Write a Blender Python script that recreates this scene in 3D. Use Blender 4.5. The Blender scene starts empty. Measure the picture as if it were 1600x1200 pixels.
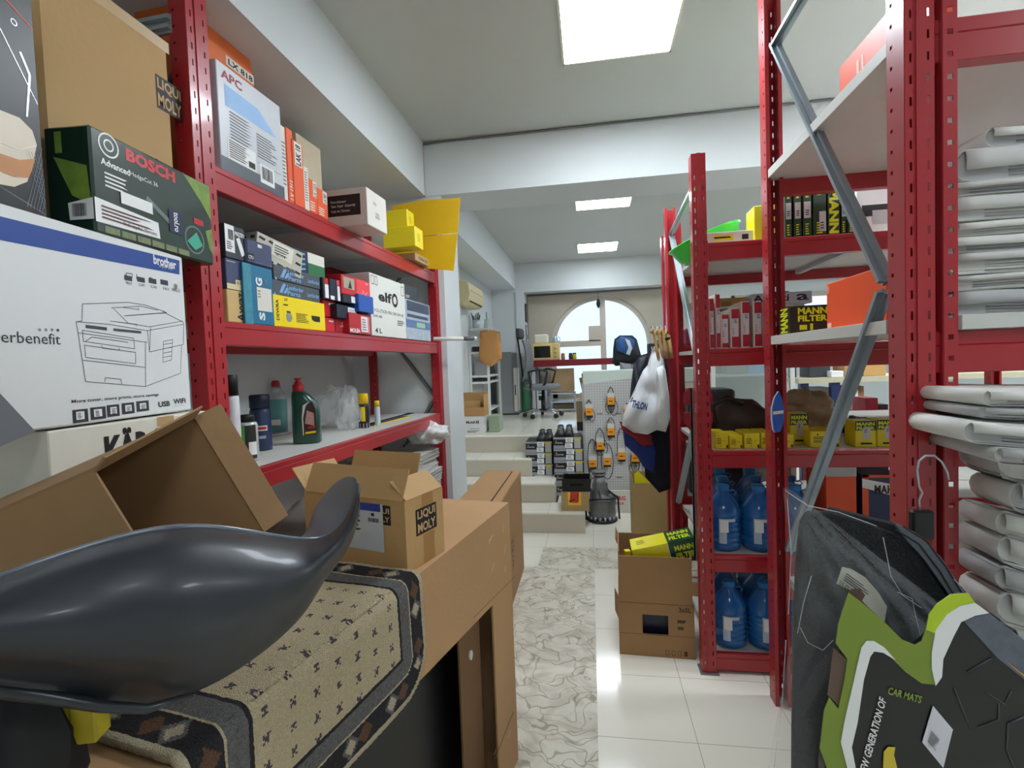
import bpy, bmesh, math, random
from mathutils import Vector, Matrix, Euler, noise
random.seed(7)
SC = bpy.context.scene
COL = SC.collection
V = Vector
# ------------------------------------------------------------------ camera, world, exposure
YAW, PIT, ROLL, FOC = -0.1543, -0.03912, -0.03703, 791.85
EYE = V((0, 0, 1.52))
FW = V((math.sin(YAW)*math.cos(PIT), math.cos(YAW)*math.cos(PIT), math.sin(PIT)))
_r = V((math.cos(YAW), -math.sin(YAW), 0)); _u = _r.cross(FW)
RT = math.cos(ROLL)*_r + math.sin(ROLL)*_u
UP = -math.sin(ROLL)*_r + math.cos(ROLL)*_u
cam = bpy.data.cameras.new('camera'); cam.sensor_width = 36; cam.sensor_fit = 'HORIZONTAL'
cam.lens = FOC/1600*36; cam.clip_start = .02
camo = bpy.data.objects.new('camera', cam); COL.objects.link(camo)
camo.matrix_world = Matrix(((RT.x, UP.x, -FW.x, EYE.x), (RT.y, UP.y, -FW.y, EYE.y), (RT.z, UP.z, -FW.z, EYE.z), (0, 0, 0, 1)))
SC.camera = camo
w = bpy.data.worlds.new('world'); SC.world = w; w.use_nodes = True
w.node_tree.nodes['Background'].inputs[0].default_value = (.70, .84, 1, 1)
w.node_tree.nodes['Background'].inputs[1].default_value = 1.25
SC.view_settings.view_transform = 'Standard'; SC.view_settings.look = 'None'
SC.view_settings.exposure = 0.78; SC.view_settings.gamma = 1
LAMP = 23      # emission strength of the ceiling panels
try:
    SC.cycles.use_denoising = True
    SC.cycles.max_bounces = 8; SC.cycles.diffuse_bounces = 5; SC.cycles.transparent_max_bounces = 12
    SC.cycles.sample_clamp_indirect = 6
except Exception: pass

# pixel of the photograph -> point of the place on a known plane
def ray(px, py): return FW + RT*((px-800)/FOC) - UP*((py-600)/FOC)
def Pz(px, py, z): d = ray(px, py); return EYE + d*((z-EYE.z)/d.z)
def Px(px, py, x): d = ray(px, py); return EYE + d*(x/d.x)
def Py(px, py, y): d = ray(px, py); return EYE + d*(y/d.y)

# ------------------------------------------------------------------ materials
def lin(c): return tuple(((v/255)/12.92 if v/255 <= .04045 else ((v/255+.055)/1.055)**2.4) for v in c)
_mc = {}
def M(rgb, rough=.55, metal=0, noise_amt=.06, nscale=18, bump=0, bscale=60, key=None, spec=.5, trans=0, coat=0, alpha=1):
    k = (tuple(rgb), rough, metal, noise_amt, nscale, bump, bscale, trans, coat, alpha)
    if k in _mc: return _mc[k]
    m = bpy.data.materials.new('mat_%d_%d_%d' % tuple(rgb)); m.use_nodes = True
    nt = m.node_tree; b = nt.nodes['Principled BSDF']; c = lin(rgb)
    b.inputs['Roughness'].default_value = rough; b.inputs['Metallic'].default_value = metal
    b.inputs['Base Color'].default_value = (*c, 1)
    if trans: b.inputs['Transmission Weight'].default_value = trans
    if coat: b.inputs['Coat Weight'].default_value = coat; b.inputs['Coat Roughness'].default_value = .08
    if alpha < 1: b.inputs['Alpha'].default_value = alpha
    if noise_amt or bump:
        tc = nt.nodes.new('ShaderNodeTexCoord')
    if noise_amt:
        n = nt.nodes.new('ShaderNodeTexNoise'); n.inputs['Scale'].default_value = nscale; n.inputs['Detail'].default_value = 4
        nt.links.new(tc.outputs['Object'], n.inputs['Vector'])
        mx = nt.nodes.new('ShaderNodeMix'); mx.data_type = 'RGBA'
        mx.inputs[6].default_value = tuple(v*(1-noise_amt) for v in c)+(1,); mx.inputs[7].default_value = tuple(min(1, v*(1+noise_amt)) for v in c)+(1,)
        nt.links.new(n.outputs['Fac'], mx.inputs[0]); nt.links.new(mx.outputs[2], b.inputs['Base Color'])
    if bump:
        n2 = nt.nodes.new('ShaderNodeTexNoise'); n2.inputs['Scale'].default_value = bscale; n2.inputs['Detail'].default_value = 3
        nt.links.new(tc.outputs['Object'], n2.inputs['Vector'])
        bp = nt.nodes.new('ShaderNodeBump'); bp.inputs['Strength'].default_value = bump; bp.inputs['Distance'].default_value = .01
        nt.links.new(n2.outputs['Fac'], bp.inputs['Height']); nt.links.new(bp.outputs[0], b.inputs['Normal'])
    _mc[k] = m
    return m
def emit(rgb, s, name='lamp_glow'):
    m = bpy.data.materials.new(name); m.use_nodes = True; b = m.node_tree.nodes['Principled BSDF']
    b.inputs['Base Color'].default_value = (*lin(rgb), 1); b.inputs['Emission Color'].default_value = (*lin(rgb), 1); b.inputs['Emission Strength'].default_value = s
    return m
RED = M((170, 34, 42), .34, nscale=6, noise_amt=.06, coat=.25)
CARD = M((178, 143, 100), .8, nscale=7, noise_amt=.09, bump=.15, bscale=25)
CARD2 = M((150, 116, 78), .8, nscale=5, noise_amt=.12, bump=.2, bscale=20)
CARDIN = M((140, 108, 74), .85, nscale=8, noise_amt=.1)
BOARD = M((208, 207, 200), .45, noise_amt=.04)
WHITE = M((238, 238, 236), .5, noise_amt=.02); OFFW = M((222, 218, 206), .55, noise_amt=.04)
GREYW = M((196, 198, 200), .5, noise_amt=.04)
BLACK = M((18, 18, 20), .45, noise_amt=.1); INK = M((28, 26, 28), .6, noise_amt=0); GREY = M((120, 122, 126), .5)
DGREY = M((58, 60, 64), .5); STEEL = M((182, 192, 198), .32, .5, noise_amt=.05); DSTEEL = M((118, 122, 124), .4, .3, noise_amt=.08)
YEL = M((240, 214, 20), .45); YELLOW2 = M((226, 180, 12), .5, noise_amt=.04); MGREEN = M((18, 74, 44), .4); ORANGE = M((238, 84, 28), .45, noise_amt=.03)
NAVY = M((30, 38, 68), .5); BLUE = M((28, 76, 160), .45); TEAL = M((28, 112, 148), .5, noise_amt=.1, nscale=12); REDB = M((188, 30, 42), .45); CREAM = M((224, 206, 160), .55)
LBLUE = M((120, 170, 215), .5); GREENB = M((34, 190, 60), .35); BROWN = M((58, 38, 30), .6, bump=.3); PINK = M((226, 130, 160), .5)
TAPE = M((190, 158, 112), .3, noise_amt=.05)

# ------------------------------------------------------------------ geometry collector
class G:
    def __init__(s): s.v = []; s.f = []; s.mi = []; s.sm = []
    def add(s, vs, fs, mi=0, sm=False, T=None):
        o = len(s.v)
        s.v += [tuple(T @ V(p)) if T else tuple(p) for p in vs]
        for f in fs: s.f.append(tuple(i+o for i in f)); s.mi.append(mi); s.sm.append(sm)
        return s
    def box(s, a, b, mi=0, T=None):
        x0, y0, z0 = a; x1, y1, z1 = b
        vs = [(x0, y0, z0), (x1, y0, z0), (x1, y1, z0), (x0, y1, z0), (x0, y0, z1), (x1, y0, z1), (x1, y1, z1), (x0, y1, z1)]
        return s.add(vs, [(0, 3, 2, 1), (4, 5, 6, 7), (0, 1, 5, 4), (1, 2, 6, 5), (2, 3, 7, 6), (3, 0, 4, 7)], mi, False, T)
    def lathe(s, prof, n=20, c=(0, 0, 0), mi=0, T=None, sq=None):
        vs = []; m = len(prof)
        for i in range(n):
            a = 2*math.pi*i/n
            for r, z in prof:
                if sq:
                    ca, sa = math.cos(a), math.sin(a); k = (abs(ca)**sq[2]+abs(sa)**sq[2])**(-1/sq[2])
                    vs.append((c[0]+r*ca*k*sq[0], c[1]+r*sa*k*sq[1], c[2]+z))
                else: vs.append((c[0]+r*math.cos(a), c[1]+r*math.sin(a), c[2]+z))
        fs = [(i*m+j, ((i+1) % n)*m+j, ((i+1) % n)*m+j+1, i*m+j+1) for i in range(n) for j in range(m-1)]
        fs.append(tuple(i*m for i in range(n))[::-1]); fs.append(tuple(i*m+m-1 for i in range(n)))
        return s.add(vs, fs, mi, True, T)
    def tube(s, pts, r, n=8, mi=0, closed=False, cap=True, T=None, flat=1):
        pts = [V(p) for p in pts]; vs = []; m = len(pts); ref = None
        for i, p in enumerate(pts):
            if closed: t = pts[(i+1) % m]-pts[i-1]
            else: t = pts[min(i+1, m-1)]-pts[max(i-1, 0)]
            t.normalize()
            if ref is None: ref = V((0, 0, 1)) if abs(t.z) < .9 else V((1, 0, 0))
            a = t.cross(ref).normalized(); b = a.cross(t); ref = b
            rr = r[i] if isinstance(r, (list, tuple)) else r
            for k in range(n):
                q = 2*math.pi*k/n; vs.append(p+a*rr*math.cos(q)+b*rr*flat*math.sin(q))
        fs = [(i*n+k, i*n+(k+1) % n, ((i+1) % m)*n+(k+1) % n, ((i+1) % m)*n+k) for i in range(m if closed else m-1) for k in range(n)]
        if cap and not closed: fs += [tuple(range(n))[::-1], tuple((m-1)*n+k for k in range(n))]
        return s.add(vs, fs, mi, True, T)
    def bar(s, a, b, wd, th, mi=0, up=(0, 0, 1)):
        a, b = V(a), V(b); t = (b-a).normalized(); u = V(up); sd = t.cross(u).normalized(); u = sd.cross(t)
        vs = [p+sd*i*wd/2+u*j*th/2 for p in (a, b) for i, j in ((-1, -1), (1, -1), (1, 1), (-1, 1))]
        return s.add(vs, [(0, 3, 2, 1), (4, 5, 6, 7), (0, 1, 5, 4), (1, 2, 6, 5), (2, 3, 7, 6), (3, 0, 4, 7)], mi)
    def prism(s, poly, y0, y1, mi=0, T=None):   # polygon in xz, extruded along y
        n = len(poly); vs = [(x, y0, z) for x, z in poly]+[(x, y1, z) for x, z in poly]
        fs = [tuple(range(n)), tuple(range(n, 2*n))[::-1]]+[(i, i+n, (i+1) % n+n, (i+1) % n) for i in range(n)]
        return s.add(vs, fs, mi, False, T)
    def sheet(s, P, mi=0, th=0, sm=True, mf=None):   # P[i][j] grid of points
        m, n = len(P), len(P[0]); vs = [p for row in P for p in row]
        o = len(s.v); s.v += [tuple(p) for p in vs]
        for i in range(m-1):
            for j in range(n-1):
                s.f.append((o+i*n+j, o+i*n+j+1, o+(i+1)*n+j+1, o+(i+1)*n+j)); s.mi.append(mf(i, j) if mf else mi); s.sm.append(sm)
        return s
    def build(s, name, mats, parent=None, loc=None, rz=0, bevel=0, solid=0, subd=0, fixn=False, seg=1):
        me = bpy.data.meshes.new(name); me.from_pydata(s.v, [], s.f); me.update()
        if not isinstance(mats, (list, tuple)): mats = [mats]
        for m in mats: me.materials.append(m)
        me.polygons.foreach_set('material_index', s.mi); me.polygons.foreach_set('use_smooth', s.sm)
        if fixn:
            bm = bmesh.new(); bm.from_mesh(me); bmesh.ops.recalc_face_normals(bm, faces=bm.faces); bm.to_mesh(me); bm.free()
        o = bpy.data.objects.new(name, me); COL.objects.link(o)
        if parent: o.parent = parent
        if loc is not None: o.location = loc
        o.rotation_euler.z = rz
        if solid: md = o.modifiers.new('s', 'SOLIDIFY'); md.thickness = solid; md.offset = 0
        if bevel: md = o.modifiers.new('b', 'BEVEL'); md.width = bevel; md.segments = seg; md.limit_method = 'ANGLE'
        if subd: md = o.modifiers.new('d', 'SUBSURF'); md.levels = subd; md.render_levels = subd
        return o
def tag(o, label=None, cat=None, group=None, kind=None):
    if label: o['label'] = label
    if cat: o['category'] = cat
    if group: o['group'] = group
    if kind: o['kind'] = kind
    return o
def thing(name, label, cat, loc=(0, 0, 0), rz=0, group=None):
    o = bpy.data.objects.new(name, None); COL.objects.link(o); o.location = loc; o.rotation_euler.z = rz; o.empty_display_size = .05
    return tag(o, label, cat, group)
_tc = {}
def text_mesh(s, bold=0):
    if (s, bold) in _tc: return _tc[s, bold]
    cu = bpy.data.curves.new('t', 'FONT'); cu.body = s; cu.offset = bold; cu.resolution_u = 2
    o = bpy.data.objects.new('t', cu); COL.objects.link(o)
    dg = bpy.context.evaluated_depsgraph_get(); me = bpy.data.meshes.new_from_object(o.evaluated_get(dg))
    vs = [tuple(v.co) for v in me.vertices]; fs = [tuple(p.vertices) for p in me.polygons]
    bpy.data.objects.remove(o); bpy.data.curves.remove(cu); bpy.data.meshes.remove(me)
    xs = [v[0] for v in vs] or [0]; ys = [v[1] for v in vs] or [0]; x0, x1, y0, y1 = min(xs), max(xs), min(ys), max(ys)
    vs = [((v[0]-x0)/(x1-x0+1e-9), (v[1]-y0)/(y1-y0+1e-9)) for v in vs]
    _tc[s, bold] = (vs, fs); return vs, fs
# draw marks on a plane given by origin o, edge vectors U,W (full face size): items in 0..1 face fractions
def marks(g, o, U, W, items, off=.0006, mi=0):
    o, U, W = V(o), V(U), V(W); n = U.cross(W).normalized()*off
    P = lambda u, v: o+U*u+W*v+n
    for it in items:
        k = it[0]
        if k == 'r': _, a, b, c, d = it; g.add([P(a, b), P(c, b), P(c, d), P(a, d)], [(0, 1, 2, 3)], mi)
        elif k == 'p': pts = it[1]; g.add([P(*q) for q in pts], [tuple(range(len(pts)))], mi)
        elif k == 'l':
            _, pts, wd = it
            ar = W.length/U.length
            for (a, b), (c, d) in zip(pts, pts[1:]):
                dx, dy = (c-a), (d-b)*ar; L = math.hypot(dx, dy) or 1; nx, ny = -dy/L*wd/2, dx/L*wd/2/ar
                g.add([P(a+nx, b+ny), P(a-nx, b-ny), P(c-nx, d-ny), P(c+nx, d+ny)], [(0, 1, 2, 3)], mi)
        elif k == 'o':
            _, cu, cv, r = it[:4]; ar = U.length/W.length
            g.add([P(cu+r*math.cos(t*math.pi/8), cv+r*ar*math.sin(t*math.pi/8)) for t in range(16)], [tuple(range(16))], mi)
        elif k == 'ring':
            _, cu, cv, r, r2 = it; ar = U.length/W.length; N = 20
            g.add([P(cu+q*math.cos(t*2*math.pi/N), cv+q*ar*math.sin(t*2*math.pi/N)) for q in (r, r2) for t in range(N)], [(t, (t+1) % N, (t+1) % N+N, t+N) for t in range(N)], mi)
        elif k == 't':   # fit text into the rectangle; rot = quarter turns
            _, a, b, c, d, s = it[:6]; bold = it[6] if len(it) > 6 else .02; rot = it[7] if len(it) > 7 else 0
            vs, fs = text_mesh(s, bold)
            if rot == 1: q = [(a+(c-a)*(1-y), b+(d-b)*x) for x, y in vs]
            elif rot == -1: q = [(a+(c-a)*y, b+(d-b)*(1-x)) for x, y in vs]
            else: q = [(a+(c-a)*x, b+(d-b)*y) for x, y in vs]
            g.add([P(x, y) for x, y in q], fs, mi)
        elif k == 'bar':
            _, a, b, c, d = it; rr = random.Random(int(a*1e4)); x = a
            while x < c:
                ww = (c-a)*rr.choice((.02, .03, .05)); g.add([P(x, b), P(min(c, x+ww), b), P(min(c, x+ww), d), P(x, d)], [(0, 1, 2, 3)], mi); x += ww+(c-a)*rr.choice((.02, .03, .04))
        elif k == 'lines':   # small unreadable print
            _, a, b, c, d, nn = it; rr = random.Random(int(a*1e4+b*77))
            for i in range(nn):
                y = d-(d-b)*(i+.5)/nn; h = (d-b)/nn*.22; g.add([P(a, y-h), P(a+(c-a)*rr.uniform(.6, 1), y-h), P(a+(c-a)*rr.uniform(.6, 1), y+h), P(a, y+h)], [(0, 1, 2, 3)], mi)
    return g
def face(wd, dp, h, f):
    return {'F': ((0, 0, 0), (wd, 0, 0), (0, 0, h)), 'R': ((wd, 0, 0), (0, dp, 0), (0, 0, h)), 'L': ((0, dp, 0), (0, -dp, 0), (0, 0, h)),
            'T': ((0, 0, h), (wd, 0, 0), (0, dp, 0)), 'U': ((0, dp, 0), (wd, 0, 0), (0, -dp, 0)), 'B': ((wd, dp, 0), (-wd, 0, 0), (0, 0, h))}[f]
# a closed carton; local x along the front, y into it. decs: list of (part name, material, face, items[, offset])
def carton(name, label, cat, mat, o, th, wd, dp, h, decs=(), group=None, bevel=.0025, tilt=None, seam=True):
    g = G().box((0, 0, 0), (wd, dp, h))
    ob = g.build(name, mat, None, o, th, bevel=min(bevel, wd*.12, dp*.12, h*.12))
    if tilt: ob.rotation_euler = Euler((tilt[0], tilt[1], th), 'XYZ')
    tag(ob, label, cat, group)
    if seam:
        s = G(); marks(s, *face(wd, dp, h, 'T'), [('r', 0.01, .495, .99, .505)], .0004); s.build('seam', DGREY, ob)
    acc = {}
    for d in decs:
        pn, mt, f, items = d[:4]; off = d[4] if len(d) > 4 else .0007
        k = (pn, mt.name); 
        if k not in acc: acc[k] = (G(), mt, pn)
        marks(acc[k][0], *face(wd, dp, h, f), items, off)
    made = {}
    for g2, mt, pn in acc.values():
        up_ = {'barcode': 'label', 'small_print': 'label', 'sticker_text': 'sticker', 'label_red': 'label', 'label_dark': 'label', 'icon_marks': 'icons'}.get(pn)
        made[pn] = g2.build(pn, mt, made.get(up_) or ob)
    return ob
class Plane:
    def __init__(s, o, th): s.o = V(o); s.th = th; s.d = V((math.cos(th), math.sin(th), 0)); s.n = V((math.sin(th), -math.cos(th), 0))
    def sz(s, px, py, off=0):
        d = ray(px, py); oo = s.o-s.n*off; t = (oo-EYE).dot(s.n)/d.dot(s.n); p = EYE+d*t; return (p-s.o).dot(s.d), p.z
    def at(s, u, z, off=0): return s.o+s.d*u-s.n*off+V((0, 0, z))
# carton whose front face is seen on plane pl between two pixels; TL = top-left pixel, xr = pixel of the right edge (at TL row unless given)
def pcarton(pl, TL, R, z0, dp, name, label, cat, mat, decs=(), off=0, group=None, h=None, yaw=0, **k):
    s0, z1 = pl.sz(*TL, off); s1 = pl.sz(*(R if isinstance(R, tuple) else (R, TL[1])), off)[0]
    if h is None: h = z1-z0
    return carton(name, label, cat, mat, pl.at(s0, z0, off), pl.th+yaw, s1-s0, dp, h, decs, group, **k)
# ------------------------------------------------------------------ the room
CZ = 3.17
def struct(name, g, m, **k): return tag(g.build(name, m, **k), kind='structure')
def wall_mat(rgb):
    return M(rgb, .6, noise_amt=.025, nscale=2.5, bump=.05, bscale=90)
WALL = wall_mat((212, 217, 218)); CEIL = wall_mat((196, 199, 195))
def tile_mat():
    m = bpy.data.materials.new('floor_tiles'); m.use_nodes = True; nt = m.node_tree; b = nt.nodes['Principled BSDF']; N = nt.nodes.new; L = nt.links.new
    tc = N('ShaderNodeTexCoord'); sp = N('ShaderNodeSeparateXYZ'); L(tc.outputs['Object'], sp.inputs[0])
    outs = []
    for ax, off, per in (('X', .02, .393), ('Y', -2.02+.42*8, .42)):
        a = N('ShaderNodeMath'); a.operation = 'ADD'; a.inputs[1].default_value = off+10*per; L(sp.outputs[ax], a.inputs[0])
        d = N('ShaderNodeMath'); d.operation = 'DIVIDE'; d.inputs[1].default_value = per; L(a.outputs[0], d.inputs[0])
        f = N('ShaderNodeMath'); f.operation = 'FRACT'; L(d.outputs[0], f.inputs[0])
        c = N('ShaderNodeMath'); c.operation = 'LESS_THAN'; c.inputs[1].default_value = .006; L(f.outputs[0], c.inputs[0]); outs.append(c)
    mx = N('ShaderNodeMath'); mx.operation = 'MAXIMUM'; L(outs[0].outputs[0], mx.inputs[0]); L(outs[1].outputs[0], mx.inputs[1])
    n = N('ShaderNodeTexNoise'); n.inputs['Scale'].default_value = 3; n.inputs['Detail'].default_value = 6; L(tc.outputs['Object'], n.inputs['Vector'])
    c1 = N('ShaderNodeMix'); c1.data_type = 'RGBA'; c1.inputs[6].default_value = (*lin((238, 233, 217)), 1); c1.inputs[7].default_value = (*lin((244, 240, 226)), 1); L(n.outputs['Fac'], c1.inputs[0])
    c2 = N('ShaderNodeMix'); c2.data_type = 'RGBA'; c2.inputs[7].default_value = (*lin((165, 158, 142)), 1); L(mx.outputs[0], c2.inputs[0]); L(c1.outputs[2], c2.inputs[6]); L(c2.outputs[2], b.inputs['Base Color'])
    b.inputs['Roughness'].default_value = .12; b.inputs['Specular IOR Level'].default_value = .6
    return m
TILE = tile_mat()
def stone_mat():
    m = bpy.data.materials.new('carved_stone_tiles'); m.use_nodes = True; nt = m.node_tree; b = nt.nodes['Principled BSDF']; N = nt.nodes.new; L = nt.links.new
    tc = N('ShaderNodeTexCoord')
    n0 = N('ShaderNodeTexNoise'); n0.inputs['Scale'].default_value = 5; n0.inputs['Detail'].default_value = 2; L(tc.outputs['Object'], n0.inputs['Vector'])
    vm = N('ShaderNodeVectorMath'); vm.operation = 'MULTIPLY_ADD'; vm.inputs[1].default_value = (.42, .42, .42); L(n0.outputs['Color'], vm.inputs[0]); L(tc.outputs['Object'], vm.inputs[2])
    mp = N('ShaderNodeMapping'); mp.inputs['Scale'].default_value = (7.5, 12.5, 1); L(vm.outputs[0], mp.inputs[0])
    vo = N('ShaderNodeTexVoronoi'); vo.feature = 'DISTANCE_TO_EDGE'; vo.inputs['Scale'].default_value = 1; L(mp.outputs[0], vo.inputs['Vector'])
    vc = N('ShaderNodeTexVoronoi'); vc.inputs['Scale'].default_value = 1; L(mp.outputs[0], vc.inputs['Vector'])
    cr = N('ShaderNodeValToRGB'); e = cr.color_ramp.elements; e[0].position = 0; e[0].color = (*lin((120, 112, 98)), 1); e[1].position = .04; e[1].color = (1, 1, 1, 1)
    x = e.new(.022); x.color = (*lin((192, 184, 168)), 1)
    L(vo.outputs['Distance'], cr.inputs[0])
    c2 = N('ShaderNodeValToRGB'); e = c2.color_ramp.elements; e[0].color = (*lin((190, 182, 164)), 1); e[1].color = (*lin((222, 216, 200)), 1); e[0].position = .3; e[1].position = .6
    n5 = N('ShaderNodeTexNoise'); n5.inputs['Scale'].default_value = 7; n5.inputs['Detail'].default_value = 5; n5.inputs['Distortion'].default_value = 1.2; L(tc.outputs['Object'], n5.inputs['Vector']); L(n5.outputs['Fac'], c2.inputs[0])
    n = N('ShaderNodeTexNoise'); n.inputs['Scale'].default_value = 90; L(tc.outputs['Object'], n.inputs['Vector'])
    mu = N('ShaderNodeMix'); mu.data_type = 'RGBA'; mu.blend_type = 'MULTIPLY'; mu.inputs[0].default_value = .6; L(c2.outputs[0], mu.inputs[6]); L(cr.outputs[0], mu.inputs[7])
    L(mu.outputs[2], b.inputs['Base Color'])
    bp = N('ShaderNodeBump'); bp.inputs['Strength'].default_value = .5; bp.inputs['Distance'].default_value = .01; L(vo.outputs['Distance'], bp.inputs['Height']); L(bp.outputs[0], b.inputs['Normal'])
    b.inputs['Roughness'].default_value = .45
    return m
X0, X1, YB, YF = -1.8, 5.2, -2.4, 8.75
struct('floor', G().box((-2.1, YB-.1, -.1), (X1+.1, 9.2, 0)), TILE)
STONE = stone_mat()
g = G().box((-.95, .0, 0), (-.015, 3.71, .003)).box((-.43, 3.71, 0), (-.015, 4.11, .003)).box((-.015, 3.71, 0), (1.6, 4.11, .003))
struct('trim_1', g, STONE)
struct('ceiling', G().box((-2.1, YB-.1, CZ), (X1+.1, 9.2, CZ+.1)), CEIL)
struct('wall_left', G().box((-1.95, YB, 0), (X0, 3.66, CZ)).box((-2.1, 4.10, 0), (-1.60, 9.2, CZ)).box((-2.1, 3.66, 0), (-1.95, 4.1, CZ)), WALL)
struct('wall_back', G().box((-2.1, YB-.1, 0), (X1, YB, CZ)), WALL)
struct('wall_right', G().box((X1, YB, 0), (X1+.1, 9.2, CZ)), WALL)
# bulkheads and beams under the ceiling, pier beside the rack
struct('trim_2', G().box((X0, YB, 2.78), (-1.165, 3.655, CZ)), WALL)
struct('trim_3', G().box((X0-.15, 3.66, 2.78), (X1, 4.09, CZ)), WALL)
struct('trim_4', G().box((-1.599, 4.092, 2.76), (-1.19, 8.38, CZ)), WALL)
struct('trim_5', G().box((-1.599, 8.38, 2.70), (X1, YF, CZ)), WALL)
struct('trim_6', G().box((-1.95, 3.665, 0), (-1.05, 4.10, 2.78), 0), WALL)
struct('trim_7', G().box((-1.599, 8.381, 0), (-1.19, 8.749, 2.699)).box((-1.19, 8.36, 0), (-1.05, 8.749, 2.70)), WALL)
# grey tubes drawn as the dark gap lines along the beam
g = G().tube([(-1.16, 3.652, 3.155), (-1.06, 3.65, 3.158), (.4, 3.65, 3.16), (3, 3.65, 3.163)], .007, 6)
g.tube([(-1.168, 3.652, 3.155), (-1.168, 3.652, 2.775)], .004, 6)
tag(g.build('gap_line', M((120, 122, 122), .6)), 'thin grey tubes standing in for the dark gap along the ceiling beam', 'gap_line')
# raised platform with stepped corner
struct('trim_8', G().box((-1.6, 4.47, 0), (-.086, 4.80, .185)).box((-.35, 4.80, 0), (-.086, 5.9, .185)), TILE, bevel=.004)
struct('trim_9', G().box((-1.6, 4.80, .0), (-.37, 5.10, .37)).box((-.6, 5.1, 0), (-.37, 5.9, .37)), TILE, bevel=.004)
struct('trim_10', G().box((-1.6, 5.10, 0), (-.62, 5.48, .555)), TILE, bevel=.004)
struct('trim_11', G().box((-1.6, 5.48, 0), (.02, 8.76, .74)), TILE, bevel=.004)
struct('trim_12', G().box((.02, 5.7, 0), (1.1, 8.76, .74)), TILE, bevel=.004)
RISER_SHADE = M((196, 187, 168), .25, noise_amt=.03)  # darker beige slabs paint the shade on the tiled risers
g = G().box((-1.59, 4.464, 0), (-.088, 4.4695, .165)).box((-1.59, 4.794, .19), (-.372, 4.7995, .35)).box((-1.59, 5.094, .375), (-.622, 5.0995, .535)).box((-1.59, 5.474, .56), (.0, 5.4795, .722))
struct('riser_shade_slabs', g, RISER_SHADE)
# far wall with arched window
WY = YF
cx, cz, R = .19, 1.785, .835
PAPER = M((190, 182, 166), .7, noise_amt=.10, nscale=4)
def arch_pts(r, n=28): return [(cx+r*math.cos(math.pi*(1-i/n)), cz+r*math.sin(math.pi*(1-i/n))) for i in range(n+1)]
g = G(); ap = arch_pts(R); y0, y1 = WY, WY+.2
zb = 1.30
def wallq(x0, z0, x1, z1): g.box((x0, y0, z0), (x1, y1, z1))
wallq(-1.95, 0, cx-R, CZ); wallq(cx+R, 0, 2.3, CZ); wallq(4.6, 0, X1, CZ); wallq(2.3, 0, 4.6, 1.55); wallq(2.3, 2.5, 4.6, CZ); wallq(cx-R, 0, cx+R, .9)
for i in range(len(ap)-1):
    (xa, za), (xb, zc) = ap[i], ap[i+1]
    g.add([(xa, y0, za), (xb, y0, zc), (xb, y0, CZ), (xa, y0, CZ), (xa, y1, za), (xb, y1, zc), (xb, y1, CZ), (xa, y1, CZ)], [(0, 1, 2, 3), (7, 6, 5, 4), (0, 4, 5, 1)])
struct('wall_front', g, WALL)
# printed paper blind around the arch
g = G(); pts = [(-1.03, 2.66)]
y0, y1 = WY-.03, WY-.024
g.box((-1.03, y0, .95), (cx-R, y1, 2.68)); g.box((cx+R, y0, .95), (1.9, y1, 2.68))
for i in range(len(ap)-1):
    (xa, za), (xb, zc) = ap[i], ap[i+1]
    g.add([(xa, y0, za), (xb, y0, zc), (xb, y0, 2.68), (xa, y0, 2.68)], [(0, 1, 2, 3)])
bl = tag(g.build('window_blind', PAPER), 'beige paper blind with an arched cut around the front window', 'blind')
G().tube([(-1.03, WY-.04, 2.68), (1.9, WY-.04, 2.68)], .012).build('rail', GREY, bl)
wn = bpy.data.objects.new('window_1', None); COL.objects.link(wn); tag(wn, kind='structure')
FR = M((206, 200, 186), .45)
g = G(); ai = arch_pts(R-.07)
for k in range(len(ap)-1):
    a, b, c, d = ap[k], ap[k+1], ai[k+1], ai[k]
    vs = [(p[0], yy, p[1]) for yy in (WY+.03, WY+.08) for p in (a, b, c, d)]
    g.add(vs, [(0, 3, 2, 1), (4, 5, 6, 7), (3, 7, 6, 2), (0, 1, 5, 4)])
g.box((cx-R, WY+.03, .9), (cx-R+.07, WY+.08, cz)); g.box((cx+R-.07, WY+.03, .9), (cx+R, WY+.08, cz)); g.box((cx-R, WY+.03, .9), (cx+R, WY+.08, .97))
g.box((cx-.045+.04, WY+.025, .9), (cx+.05+.04, WY+.085, cz+R-.03)); g.box((cx-R, WY+.03, 1.78), (cx+.04, WY+.08, 1.88))
g.box((cx-.2, WY+.03, 1.86), (cx+.02, WY+.07, 2.12))
g.build('window_frame', FR, wn, fixn=True)
GL = M((225, 238, 248), .02, noise_amt=0, trans=1, alpha=.35)
G().prism([(cx-R+.05, .92)]+[(x, z) for x, z in arch_pts(R-.05)]+[(cx+R-.05, .92)], WY+.052, WY+.056).build('pane', GL, wn)
# the street outside
SNOW = M((232, 240, 250), .8, noise_amt=.12, nscale=1.3)
tag(G().box((-6, 16, -.5), (9, 16.4, 7)).build('street_wall', SNOW), 'pale bright wall across the street seen through the arched window', 'wall')
struct('trim_13', G().box((-9, 8.96, -.12), (12, 30, -.02)), SNOW)
w2 = bpy.data.objects.new('window_2', None); COL.objects.link(w2); tag(w2, kind='structure')
g = G().box((2.3, WY+.05, 1.55), (4.6, WY+.1, 1.62)).box((2.3, WY+.05, 2.43), (4.6, WY+.1, 2.5))
for x in (2.3, 3.05, 3.8, 4.53): g.box((x, WY+.05, 1.55), (x+.07, WY+.1, 2.5))
g.build('window_frame', FR, w2); G().box((2.33, WY+.07, 1.6), (4.55, WY+.074, 2.45)).build('pane', GL, w2)
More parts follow.
